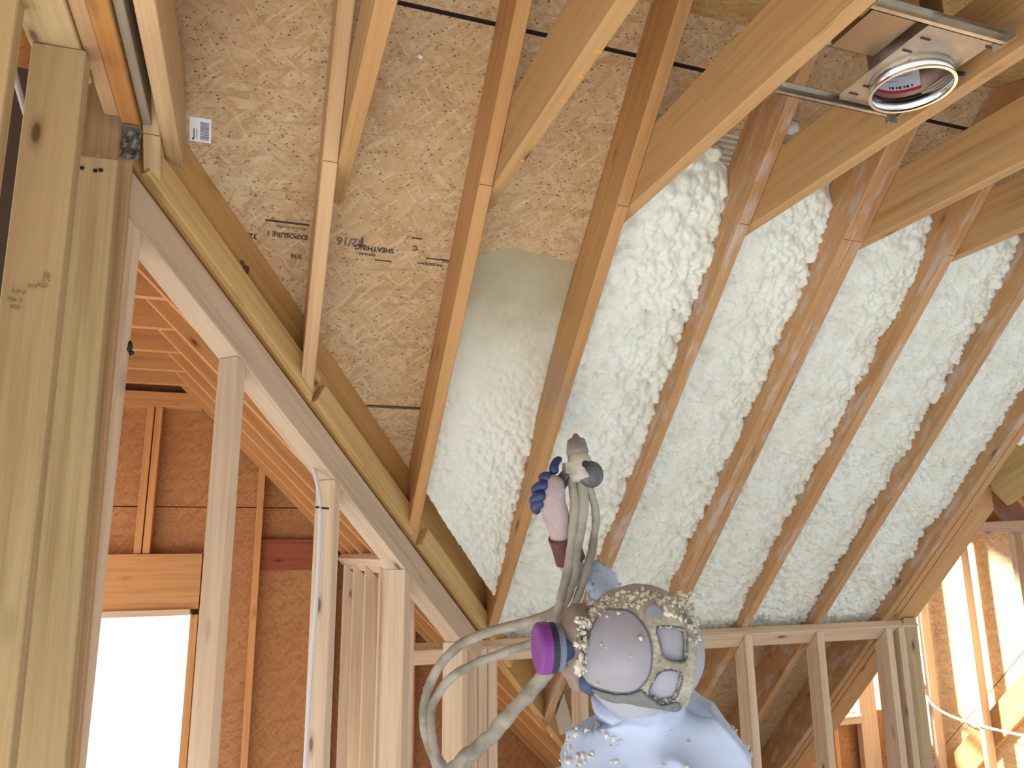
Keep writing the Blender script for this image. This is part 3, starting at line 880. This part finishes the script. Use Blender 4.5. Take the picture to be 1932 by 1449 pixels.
inkm = plain('stamp_ink', (62, 54, 50), .8)
inkl = plain('stamp_ink_faint', (112, 98, 86), .8)
def stamp(txt, sz, x, y, mat=None, flip=True):
    if flip: return text_obj('ink_stamp', txt, sz, deck(x, y, .0006), -E1, -E2, mat or inkm, ceiling, .0003, .032)
    return text_obj('ink_stamp', txt, sz, deck(x, y, .0006), E1, E2, mat or inkm, ceiling, .0003)
stamp('EXPOSURE 1', .020, .105, 2.075)
stamp('32/16', .022, -.03, 2.085)
stamp('SIZED FOR SPACING', .009, .10, 2.06, inkl)
dquad('ink_stamp', 0, .118, 0, .006, .0004, .0003, inkm, ceiling, deck(-.012, 2.055))
stamp('7/16', .018, .095, 2.118)
stamp('SHEATHING', .021, .352, 2.082, inkm)
stamp('32/16', .034, .262, 2.070, inkl)
stamp('T', .036, .268, 2.066, inkm)
stamp('EXPOSURE 1', .010, .300, 2.098, inkm)
stamp('EDGE', .014, .535, 2.092, inkm)
stamp('H', .020, .168, 2.054, inkl)
stamp('THIS SIDE DOWN', .010, .505, 2.104, inkm)
stamp('C', .020, .420, 2.070, inkm)
dquad('ink_stamp', 0, .030, 0, .005, .0004, .0003, inkm, ceiling, deck(.397, 2.054))
dquad('ink_stamp', 0, .07, 0, .004, .0004, .0003, inkm, ceiling, deck(.45, 2.095))
dquad('ink_stamp', 0, .05, 0, .004, .0004, .0003, inkm, ceiling, deck(.30, 2.112))

# ------------------------------------------------------------------ recessed light frame between two joists
can = empty('recessed_light', (1.19, 1.06, 2.74), 'galvanized recessed light frame with open round can between two ceiling joists', 'light fixture')
gal = plain('galvanized', (196, 190, 178), .28, .9, .12, 40)
galb = plain('galvanized_bright', (214, 216, 220), .2, 1.0)
xa, xb = XR(2) + .0585, XR(3) - .0195
for nm, y in (('hanger_bar', 1.185), ('hanger_bar', .915)):
    b = box_bm(xa, xb, y - .001, y + .001, 2.738, 2.764)
    for z in (2.738, 2.763):
        b2 = box_bm(xa, xb, y - .009, y + .001, z, z + .0012)
        me = bpy.data.meshes.new('t'); b2.to_mesh(me); b.from_mesh(me); b2.free(); bpy.data.meshes.remove(me)
    for xx in (xa, xb - .0012):
        b2 = box_bm(xx, xx + .0012, y - .03, y + .02, 2.735, 2.775)
        me = bpy.data.meshes.new('t'); b2.to_mesh(me); b.from_mesh(me); b2.free(); bpy.data.meshes.remove(me)
    bm_obj(nm, b, gal, can)
# pan with a round hole
cx, cy, cr = 1.262, 1.066, .080
bm = bmesh.new()
x0, x1, y0, y1 = 1.165, xb - .002, .905, 1.178
inner = []; outer = []
nseg = 48
for k in range(nseg):
    a = 2 * math.pi * k / nseg
    dx, dyv = math.cos(a), math.sin(a)
    inner.append(bm.verts.new((cx + dx * cr, cy + dyv * cr, 2.752)))
    tx = ((x1 - cx) / dx) if dx > 1e-9 else ((x0 - cx) / dx if dx < -1e-9 else 1e9)
    ty = ((y1 - cy) / dyv) if dyv > 1e-9 else ((y0 - cy) / dyv if dyv < -1e-9 else 1e9)
    t = min(tx, ty)
    outer.append(bm.verts.new((cx + dx * t, cy + dyv * t, 2.752)))
inner2 = [bm.verts.new(v.co + V((0, 0, .0015))) for v in inner]
outer2 = [bm.verts.new(v.co + V((0, 0, .0015))) for v in outer]
for k in range(nseg):
    j = (k + 1) % nseg
    bm.faces.new((inner[k], inner[j], outer[j], outer[k]))
    bm.faces.new((inner2[k], inner2[j], outer2[j], outer2[k]))
    bm.faces.new((inner[k], inner[j], inner2[j], inner2[k]))
    bm.faces.new((outer[k], outer[j], outer2[j], outer2[k]))
pan = bm_obj('mounting_pan', bm, plain('pan_steel', (188, 170, 150), .42, .55, .12, 40), can)
dark = plain('slot_dark', (60, 44, 34), .7)
for sx, sy in ((1.19, 1.15), (1.20, 1.12), (1.335, .94), (1.30, .925), (1.19, .96), (1.185, 1.0)):
    bm_obj('slot', box_bm(sx - .012, sx + .012, sy - .002, sy + .002, 2.7495, 2.7505), dark, pan)
# collar, housing, sticker, junction box
def ring_bm(c, r0, r1, z0, z1, seg=48):
    bm = bmesh.new(); R_ = []
    for r, z in ((r0, z0), (r1, z0), (r1, z1), (r0, z1)):
        R_.append([bm.verts.new((c[0] + r * math.cos(2 * math.pi * k / seg), c[1] + r * math.sin(2 * math.pi * k / seg), z)) for k in range(seg)])
    for q_ in range(4):
        for k in range(seg):
            j = (k + 1) % seg; w = (q_ + 1) % 4
            bm.faces.new((R_[q_][k], R_[q_][j], R_[w][j], R_[w][k]))
    return bm
bm_obj('collar', ring_bm((cx, cy), .0785, .0815, 2.722, 2.762), galb, can, True)
bm_obj('collar_flange', ring_bm((cx, cy), .0775, .084, 2.719, 2.7225), galb, can)
bm_obj('can_housing', ring_bm((cx, cy), .0745, .0765, 2.752, 2.90), plain('can_inside', (112, 94, 84), .4, .7), can, True)
bm_obj('can_top', lathe_bm([(0, .0765), (.002, .0765)], (cx, cy, 2.90), (0, 0, 1)), plain('can_inside', (112, 94, 84), .4, .7), can)
def arc_card(name, r, a0, a1, z0, z1, mat, parent):
    bm = bmesh.new(); n = 16; A = []; B = []
    for k in range(n + 1):
        a = a0 + (a1 - a0) * k / n
        A.append([bm.verts.new((cx + rr * math.cos(a), cy + rr * math.sin(a), z0)) for rr in (r, r + .0006)])
        B.append([bm.verts.new((cx + rr * math.cos(a), cy + rr * math.sin(a), z1)) for rr in (r, r + .0006)])
    for k in range(n):
        bm.faces.new((A[k][0], A[k + 1][0], B[k + 1][0], B[k][0])); bm.faces.new((A[k][1], A[k + 1][1], B[k + 1][1], B[k][1]))
        bm.faces.new((A[k][0], A[k + 1][0], A[k + 1][1], A[k][1])); bm.faces.new((B[k][0], B[k + 1][0], B[k + 1][1], B[k][1]))
    return bm_obj(name, bm, mat, parent)
a0, a1 = math.radians(26), math.radians(150)
lab = arc_card('label', .0728, a0, a1, 2.768, 2.85, plain('label_white', (205, 208, 222), .5), can)
arc_card('red_stripe', .0724, a0, a1, 2.760, 2.767, plain('label_red', (196, 40, 62), .5), lab)
arc_card('green_mark', .0724, math.radians(136), math.radians(148), 2.768, 2.784, plain('label_green', (96, 116, 40), .5), lab)
for k, (z, p0, p1) in enumerate(((2.836, 34, 120), (2.824, 34, 132), (2.812, 40, 132), (2.800, 36, 126), (2.788, 60, 130))):
    arc_card('print_line', .0724, math.radians(p0), math.radians(p1), z, z + .0022, plain('label_grey', (140, 146, 178), .6), lab)
for k in range(7):
    arc_card('barcode_bar', .0724, math.radians(38 + k * 6), math.radians(38 + k * 6 + (4.2 if k % 2 else 2.6)), 2.771, 2.777, plain('sticker_dark', (40, 44, 66), .6), lab)
jb = bm_obj('junction_box', box_bm(1.045, 1.150, .93, 1.05, 2.765, 2.86), plain('galvanized_dull2', (168, 146, 122), .3, .85), can)
bm_obj('flex_conduit', tube_bm([(1.10, 1.03, 2.81), (1.075, 1.10, 2.83), (1.03, 1.13, 2.87), (1.00, 1.05, 2.93)], lambda t: .019 + .0015 * math.sin(t * 150), 12, sub=12), galb, can, True)
bm_obj('clip', lathe_bm([(0, .006), (.02, .004)], (1.335, 1.02, 2.745), (.2, -.8, -.5), 8), plain('dark_steel', (46, 46, 52), .4, .6), can)
bm_obj('bracket', box_bm(1.30, 1.325, 1.168, 1.172, 2.715, 2.752), galv, can)

# ------------------------------------------------------------------ the person spraying
O = V((0.872, 1.649, 1.558))
def pf(a, b, c=0.0): return O + cR * a + cU * b + cF * c
K = .001228
SUIT = plain('suit_white', (186, 201, 232), .75, 0, .04, 18, .2)
def skin_body(name, verts, edges, root, mat, parent=None, sub=2, fold=0.0, fs=11, seed=0):
    me = bpy.data.meshes.new(name)
    me.from_pydata([v[0] for v in verts], edges, [])
    o = bpy.data.objects.new(name, me); COL.objects.link(o)
    md = o.modifiers.new('skin', 'SKIN'); md.use_smooth_shade = True
    for i, (p, r) in enumerate(verts):
        sv = me.skin_vertices[0].data[i]
        sv.radius = r if isinstance(r, tuple) else (r, r)
        sv.use_root = (i == root)
    ss = o.modifiers.new('sub', 'SUBSURF'); ss.levels = sub; ss.render_levels = sub
    bpy.context.view_layer.update()
    m2 = bpy.data.meshes.new_from_object(o.evaluated_get(bpy.context.evaluated_depsgraph_get()))
    bpy.data.objects.remove(o)
    m2.name = name
    m2.update()
    if fold:
        nr = [v.normal.copy() for v in m2.vertices]
        for v, n_ in zip(m2.vertices, nr):
            p = v.co
            w = noise.noise(V((p.x * fs * .7, p.y * fs * .7, p.z * fs * 1.4)) + V((seed, 0, 0)))
            ridge = 1 - abs(noise.noise(V((p.x * fs * .8 + 4 * p.z, p.y * fs * .8 - 3 * p.x, p.z * fs * .9)) + V((seed + 5, 2, 0)))) ** .6 * 2
            v.co = p + n_ * fold * (w * .6 + ridge * .75 - .1)
    o = bpy.data.objects.new(name, m2); COL.objects.link(o)
    m2.materials.clear(); m2.materials.append(mat)
    for p in m2.polygons: p.use_smooth = True
    if parent is not None:
        bpy.context.view_layer.update(); o.parent = parent; o.matrix_parent_inverse = parent.matrix_world.inverted()
    return o
bv = [((.93, 1.66, .93), .165), ((.935, 1.67, 1.07), .155), ((.945, 1.69, 1.21), .17), ((.93, 1.69, 1.31), .13), ((.895, 1.685, 1.40), .085), ((.875, 1.66, 1.49), .09),
      ((1.052, 1.645, 1.335), .094), ((.985, 1.77, 1.42), .078), ((.935, 1.842, 1.525), .066), ((.888, 1.858, 1.655), .056), ((.838, 1.853, 1.748), .040),
      ((.805, 1.74, 1.272), .106), ((.76, 1.84, 1.14), .075), ((.68, 1.95, 1.03), .062), ((.60, 2.03, .99), .048),
      ((.84, 1.68, .84), .115), ((.81, 1.69, .48), .088), ((.80, 1.69, .12), .066), ((.75, 1.79, .055), .05),
      ((1.02, 1.63, .84), .115), ((1.05, 1.62, .48), .088), ((1.06, 1.60, .12), .066), ((1.02, 1.70, .055), .05)]
be = [(0, 1), (1, 2), (2, 3), (3, 4), (4, 5), (3, 6), (6, 7), (7, 8), (8, 9), (9, 10), (3, 11), (11, 12), (12, 13), (13, 14), (0, 15), (15, 16), (16, 17), (17, 18), (0, 19), (19, 20), (20, 21), (21, 22)]
person = skin_body('person', bv, be, 0, SUIT, None, 4, .030, 8, 2)
tag(person, 'person in a white hooded coverall and respirator, back turned, raising a spray gun', 'person')

# hood
A_, B_, C_ = .146, .147, .135
bm = bmesh.new()
gg = bmesh.ops.create_icosphere(bm, subdivisions=5, radius=1.0)
for v in bm.verts:
    p = v.co.copy()
    f = 1 + .03 * noise.noise(p * 2.5) + .015 * noise.noise(p * 6)
    a, bb, c = p.x * A_ * f, p.y * B_ * f, p.z * C_ * f
    if p.y < -.55:      # gather towards the collar
        t = (-.55 - p.y) / .45
        a *= 1 - .12 * t; bb -= .022 * t
    v.co = pf(a, bb, c)
hood = bm_obj('hood', bm, plain('hood_fabric', (166, 170, 186), .75, 0, .05, 20, .2), person, True)
bm = bmesh.new()
gg = bmesh.ops.create_icosphere(bm, subdivisions=4, radius=1.0)
for v in bm.verts:
    p = v.co.copy(); f = 1 + .05 * noise.noise(p * 3) + .03 * noise.noise(p * 8)
    v.co = pf(.006 + p.x * .112 * f, -.156 + p.y * .040 * f - p.x * .010, .035 + p.z * .112 * f)
bm_obj('collar', bm, SUIT, person, True)

def inside(pt, poly):
    x, y = pt; r = False; n = len(poly)
    for i in range(n):
        x1_, y1_ = poly[i]; x2_, y2_ = poly[(i + 1) % n]
        if (y1_ > y) != (y2_ > y) and x < (x2_ - x1_) * (y - y1_) / (y2_ - y1_) + x1_: r = not r
    return r
def catmull(poly, k=5):
    out = []; n = len(poly)
    for i in range(n):
        p0, p1, p2, p3 = (V(poly[(i + d) % n] + (0,)) for d in (-1, 0, 1, 2))
        for j in range(k):
            t = j / k
            q_ = .5 * ((2 * p1) + (p2 - p0) * t + (2 * p0 - 5 * p1 + 4 * p2 - p3) * t * t + (3 * p1 - p0 - 3 * p2 + p3) * t ** 3)
            out.append((q_.x, q_.y))
    return out
def front(a, b, s):
    rr_ = (a / (A_ * s)) ** 2 + (b / (B_ * s)) ** 2
    if rr_ > .985:
        return -C_ * s * math.sqrt(.015)
    return -C_ * s * math.sqrt(1 - rr_)
def head_patch(name, outer, holes, s, th, mat, step=.0032, rough=0.0, dome=0.0, parent=None):
    """a moulded piece lying over the hood; outlines in mm from the head centre"""
    sc_ = lambda poly: catmull([(x * .001, y * .001) for x, y in poly])
    outer = sc_(outer); holes = [sc_(h) for h in holes]
    xs = [p[0] for p in outer]; ys = [p[1] for p in outer]
    bm = bmesh.new(); vs = {}
    nx = int((max(xs) - min(xs)) / step) + 2; ny = int((max(ys) - min(ys)) / step) + 2
    cxm = (max(xs) + min(xs)) / 2; cym = (max(ys) + min(ys)) / 2
    def gv(i, j):
        if (i, j) not in vs:
            vs[(i, j)] = bm.verts.new((min(xs) + i * step, min(ys) + j * step, 0))
        return vs[(i, j)]
    for i in range(nx):
        for j in range(ny):
            c_ = (min(xs) + (i + .5) * step, min(ys) + (j + .5) * step)
            if inside(c_, outer) and not any(inside(c_, h) for h in holes):
                bm.faces.new((gv(i, j), gv(i + 1, j), gv(i + 1, j + 1), gv(i, j + 1)))
    bv_ = [v for v in bm.verts if v.is_boundary]
    for _ in range(6):
        new = {}
        for v in bv_:
            nb = [e.other_vert(v) for e in v.link_edges if e.is_boundary]
            if nb: new[v] = v.co * .4 + sum((n_.co for n_ in nb), V((0, 0, 0))) / len(nb) * .6
        for v, c_ in new.items(): v.co = c_
    for v in bm.verts:
        a, b_ = v.co.x, v.co.y
        c_ = front(a, b_, s)
        if dome:
            rr_ = ((a - cxm) / (max(xs) - min(xs)) * 2) ** 2 + ((b_ - cym) / (max(ys) - min(ys)) * 2) ** 2
            c_ -= dome * max(0, 1 - rr_)
        if rough:
            c_ -= rough * (abs(noise.noise(V((a * 90, b_ * 90, 3)))) + .6 * noise.noise(V((a * 240, b_ * 240, 5))))
        v.co = pf(a, b_, c_)
    bmesh.ops.recalc_face_normals(bm, faces=bm.faces)
    bmesh.ops.solidify(bm, geom=bm.faces[:], thickness=th)
    return bm_obj(name, bm, mat, parent, True)
lens_o = [(-79, 113), (-41, 116), (-15, 97), (-1, 69), (1, 33), (-7, -5), (-26, -32), (-52, -44), (-95, -49), (-121, -47), (-138, -35), (-139, 5), (-126, 49), (-110, 86), (-96, 104)]
harn_o = [(-119, 99), (-89, 127), (-48, 144), (23, 147), (78, 131), (107, 104), (110, 69), (105, 8), (98, -51), (86, -113), (18, -84), (-40, -73), (-93, -75), (-124, -78), (-141, -62), (-146, -3), (-137, 47)]
w1_o = [(20, 90), (80, 79), (84, 50), (76, 18), (32, 29), (22, 58)]
w2_o = [(20, 2), (68, -6), (64, -43), (55, -66), (25, -68), (-4, -48)]
crust = foam_mat('foam_crust', (186, 182, 168), (146, 142, 128), .85)
band = [(-122, -53), (-95, -55), (-52, -50), (-22, -38), (-2, -52), (26, -74), (60, -72), (70, -98), (18, -82), (-40, -72), (-93, -73)]
resp = head_patch('respirator_harness', harn_o, [lens_o, w1_o, w2_o], 1.07, .009, crust, .0034, .007, 0, person)
head_patch('visor', lens_o, [], 1.085, .004, plain('visor_overspray', (150, 150, 164), .34, 0, .05, 26, .5), .0034, 0, .012, person)
rim = tube_bm([pf(x * .001, y * .001, front(x * .001, y * .001, 1.095) - .002) for x, y in catmull(lens_o, 3) + [lens_o[0]]], .0026, 6, sub=2)
bm_obj('visor_rim', rim, plain('rim_dark', (92, 96, 112), .5), person, True)
for wo in (w1_o, w2_o):
    bm_obj('harness_rim', tube_bm([pf(x * .001, y * .001, front(x * .001, y * .001, 1.07) - .001) for x, y in catmull(wo, 3) + [wo[0]]], .0022, 6, sub=2), plain('rim_dark', (92, 96, 112), .5), resp, True)
head_patch('lower_band', band, [], 1.085, .005, plain('band_grey', (112, 116, 118), .75, 0, .15, 60), .0034, .003, 0, person)
# facepiece nose, cartridge
bm = bmesh.new(); blob_bm(bm, pf(-.150, .046, -.035), .05, 4, 3, (.8, .9, 1.5)); blob_bm(bm, pf(-.150, -.026, -.03), .042, 7, 3, (.8, .9, 1.2))
bm_obj('facepiece', bm, plain('facepiece_grey', (138, 122, 116), .5, 0, .12, 40), person, True)
ax = (-cR * .97 - cF * .22 + cU * .02).normalized()
cb0 = pf(-.183, .021, -.045)
cart = bm_obj('filter_cartridge', lathe_bm([(0, .044), (.004, .051), (.018, .053), (.020, .050)], cb0, ax, 40), plain('cartridge_blue', (112, 124, 150), .5), person)
bm_obj('cartridge_band', lathe_bm([(.018, .052), (.019, .0555), (.033, .0555), (.034, .052)], cb0, ax, 40), plain('cartridge_dark', (34, 40, 58), .5), cart)
bm_obj('cartridge_cap', lathe_bm([(.033, .0555), (.034, .057), (.054, .056), (.059, .051), (.061, .044)], cb0, ax, 40), plain('cartridge_purple', (122, 50, 142), .45), cart)
bm_obj('inlet', lathe_bm([(-.05, .03), (0, .036)], cb0, ax, 24), plain('navy_plastic', (58, 72, 110), .5), cart)
bm = bmesh.new(); blob_bm(bm, pf(-.124, -.052, -.06), .024, 2, 2, (1, 1, 1.2))
bm_obj('chin_valve', bm, plain('navy_plastic', (58, 72, 110), .5), person, True)
bm_obj('buckle', lathe_bm([(0, .017), (.006, .017), (.008, .012)], pf(.013, .116, front(.013, .116, 1.07) - .002), (cU * .4 - cF), 20), plain('buckle_grey', (128, 132, 142), .5), person)
for a, b_ in ((.085, .103), (.096, .087), (-.116, .102), (-.126, .086)):
    bm_obj('strap_tab', lathe_bm([(0, .008), (.005, .007)], pf(a, b_, front(a, b_, 1.07) - .003), (cU * .4 - cF), 10), plain('rim_dark', (92, 96, 112), .5), person)
# foam flecks caked on the hood and the shoulder
random.seed(11)
bm = bmesh.new()
def fleck(p, r, k):
    sq = (random.uniform(.6, 1.5), random.uniform(.6, 1.5), random.uniform(.6, 1.7))
    blob_bm(bm, p, r, k, 2 if r > .0035 else 1, sq, 1.0)
for k in range(230):
    a = -.122 + random.random() * .235
    top = .146 * math.sqrt(max(0.05, 1 - ((a + .005) / .155) ** 2))
    b_ = top - random.random() ** 1.6 * .035 + .003
    if k % 4 == 0:
        a = -.128 + random.random() * .02; b_ = .03 + random.random() * .075
    fleck(pf(a, b_, front(a, b_, 1.07) - random.uniform(-.002, .005)), random.uniform(.0018, .0062), k)
for k in range(50):
    a = .085 + random.random() * .035; b_ = .05 + random.random() * .085
    fleck(pf(a, b_, front(a, b_, 1.05) - .002), random.uniform(.002, .006), k)
for k in range(45):
    a = -.155 + random.random() * .03; b_ = -.03 + random.random() * .13
    fleck(pf(a, b_, -.075 - random.random() * .02), random.uniform(.002, .007), k)
for k in range(9):
    a, b_ = random.choice(((-.088, .095), (-.095, .05), (-.045, .03), (-.07, .06), (-.112, -.045), (-.03, .07)))
    a += random.uniform(-.01, .01); b_ += random.uniform(-.01, .01)
    fleck(pf(a, b_, front(a, b_, 1.085) - .013), random.uniform(.0015, .0045), k)
pvs = [(v.co.copy(), v.normal.copy()) for v in person.data.vertices]
for ctr, rad_, num in ((V((.775, 1.70, 1.315)), .085, 70), (V((1.12, 1.62, 1.36)), .05, 14), (V((.90, 1.60, 1.34)), .06, 4), (V((.86, 1.845, 1.70)), .07, 30)):
    near = [c for c in pvs if (c[0] - ctr).length < rad_ and c[1].dot(-cF + cU * .3) > .1]
    for k in range(num if near else 0):
        c = random.choice(near)
        fleck(c[0] + c[1] * .001, random.uniform(.0015, .0055), k + 300)
tag(bm_obj('foam_flecks', bm, foam_mat('foam_fleck', (224, 222, 212), (176, 170, 156)), person, True), kind='stuff')

# gloved hand: cuff, palm, four fingers, thumb
GL = plain('glove_grey', (168, 154, 158), .6, 0, .08, 50)
NB = plain('glove_blue', (40, 56, 108), .45)
hand = skin_body('gloved_hand', [((.838, 1.853, 1.742), .034), ((.808, 1.853, 1.71), .036), ((.783, 1.838, 1.765), .034), ((.764, 1.828, 1.80), .030), ((.735, 1.800, 1.857), (.038, .028)), ((.716, 1.786, 1.905), (.043, .026)), ((.719, 1.782, 1.948), (.036, .024)), ((.728, 1.782, 1.972), (.022, .018))],
                 [(0, 1), (1, 2), (2, 3), (3, 4), (4, 5), (5, 6), (6, 7)], 2, GL, person, 2, .003, 30)
bm_obj('cuff', tube_bm([(.786, 1.839, 1.757), (.772, 1.831, 1.790), (.754, 1.819, 1.822)], lambda t: .0395 - .003 * t, 16), plain('cuff_maroon', (92, 52, 54), .7), person, True)
for p in ([(.716, 1.780, 1.962), (.700, 1.786, 1.966), (.702, 1.815, 1.966), (.726, 1.846, 1.966)],
          [(.708, 1.780, 1.944), (.688, 1.787, 1.944), (.683, 1.822, 1.936), (.706, 1.858, 1.922)],
          [(.702, 1.782, 1.921), (.682, 1.790, 1.917), (.680, 1.826, 1.908), (.702, 1.860, 1.895)],
          [(.700, 1.790, 1.904), (.682, 1.802, 1.898), (.682, 1.828, 1.890), (.704, 1.852, 1.882)],
          [(.724, 1.784, 1.970), (.722, 1.786, 1.992), (.733, 1.792, 2.008), (.750, 1.800, 2.016)]):
    n_ = 'thumb' if p[0][2] == 1.970 else 'finger'
    vsx = [(q_, (.0165 if n_ == 'finger' else .0150) - .0018 * i_) for i_, q_ in enumerate(p)]
    skin_body(n_, vsx, [(i_, i_ + 1) for i_ in range(len(p) - 1)], 0, NB, hand, 2)

# ------------------------------------------------------------------ spray gun and hoses
gun = empty('spray_gun', (.785, 1.79, 1.93), 'grey foam-caked spray gun held up in the gloved hand', 'spray gun')
gcr = foam_mat('gun_caked', (196, 192, 182), (120, 118, 112), .7)
gdk = plain('gun_dark', (98, 100, 102), .45, .3, .35, 60)
bm_obj('grip', tube_bm([(.735, 1.835, 1.88), (.748, 1.828, 1.94), (.778, 1.795, 1.985)], .019, 12, .08), gdk, gun, True)
gd = (cF * .5 + cU * .86 - cR * .05).normalized()
bm_obj('body', lathe_bm([(-.035, .020), (-.03, .030), (.01, .034), (.03, .030), (.045, .022)], (.793, 1.778, 1.985), gd, 20), gcr, gun, True)
bm_obj('air_cylinder', lathe_bm([(-.034, .022), (-.03, .031), (.02, .034), (.026, .026), (.03, .012)], (.812, 1.772, 1.972), (cR * .35 - cF * .9 + cU * .15), 24), gdk, gun, True)
bm_obj('cylinder_port', lathe_bm([(0, .009), (.006, .009)], pf(-.116, .418, .105), (cR * .35 - cF * .9), 14), plain('dark_steel', (46, 46, 52), .4, .6), gun)
bm_obj('front_housing', lathe_bm([(0, .026), (.02, .029), (.05, .024), (.058, .012), (.07, .006)], (.793, 1.79, 2.015), gd, 20), plain('gun_grey', (142, 138, 142), .6, .2, .25, 60), gun, True)
bm_obj('side_block', box_bm(.752, .785, 1.775, 1.80, 1.975, 2.003), gcr, gun)
hm = foam_mat('hose_caked', (168, 164, 155), (130, 125, 114), .85)
def hose(pts, rad, jit, lab, seed):
    o_ = bm_obj('spray_hose', tube_bm(pts, rad, 14, jit, 10, seed), hm, None, True)
    tag(o_, lab, 'hose', 'spray hoses')
hose([(.793, 1.772, 1.955), (.790, 1.758, 1.885), (.770, 1.765, 1.781), (.760, 1.775, 1.704), (.735, 1.810, 1.640), (.669, 1.869, 1.606), (.601, 1.919, 1.586), (.535, 1.983, 1.550), (.491, 2.033, 1.494), (.469, 2.066, 1.432), (.462, 2.084, 1.364), (.480, 2.094, 1.296), (.514, 2.101, 1.215), (.60, 2.12, .95), (.74, 2.18, .5), (.9, 2.3, .12), (1.2, 2.4, .02)],
     lambda t: .0125 + .004 * min(1, max(0, (t - .55) * 6)), .16, 'upper caked hose looping out left from the spray gun', 1)
hose([(.772, 1.785, 1.961), (.768, 1.765, 1.885), (.757, 1.768, 1.781), (.738, 1.778, 1.692), (.728, 1.82, 1.61), (.697, 1.865, 1.562), (.642, 1.917, 1.535), (.573, 1.969, 1.504), (.517, 2.021, 1.462), (.482, 2.060, 1.399), (.479, 2.075, 1.337), (.496, 2.080, 1.27), (.54, 2.085, 1.18), (.62, 2.1, .9), (.78, 2.15, .45), (.95, 2.2, .1), (1.25, 2.25, .02)],
     .0115, .22, 'lower caked hose passing behind the purple filter and joining the left loop', 2)
hose([(.808, 1.768, 1.950), (.826, 1.764, 1.873), (.815, 1.765, 1.794), (.792, 1.770, 1.716), (.768, 1.80, 1.63), (.745, 1.835, 1.55), (.722, 1.857, 1.488), (.685, 1.881, 1.441), (.639, 1.911, 1.383), (.578, 1.961, 1.304), (.534, 1.985, 1.266), (.505, 2.01, 1.20), (.50, 2.02, .9), (.55, 2.02, .4), (.65, 1.98, .05), (.9, 1.9, .022)],
     lambda t: .010 + .009 * min(1, max(0, (t - .3) * 9)), .30, 'thick lumpy hose slanting down left, heavily caked in foam', 3)

# ------------------------------------------------------------------ fine mist leaving the gun
m, nt, b = new_mat('mist')
nt.nodes.remove(b)
pv = nt.nodes.new('ShaderNodeVolumePrincipled')
pv.inputs['Color'].default_value = (.95, .95, .95, 1)
tc = nt.nodes.new('ShaderNodeTexCoord')
gr = nt.nodes.new('ShaderNodeTexGradient'); gr.gradient_type = 'SPHERICAL'
nt.links.new(tc.outputs['Object'], gr.inputs[0])
nt.links.new(mathn(nt, 'MULTIPLY', mathn(nt, 'POWER', gr.outputs['Fac'], 1.3), 4.0), pv.inputs['Density'])
nt.links.new(pv.outputs[0], nt.nodes['Material Output'].inputs['Volume'])
bm = bmesh.new()
bmesh.ops.create_icosphere(bm, subdivisions=3, radius=1.0)
ma, mb = V((.800, 1.80, 2.06)), V((.780, 2.00, 2.40))
fm = frame((ma + mb) / 2, mb, (1, 0, 0))
mist = bm_obj('spray_mist', bm, m, None, True, fm @ Matrix.Diagonal((.25, .075, .075, 1)))
tag(mist, 'thin haze of spray drifting up from the gun towards the wet foam', 'mist', kind='stuff')
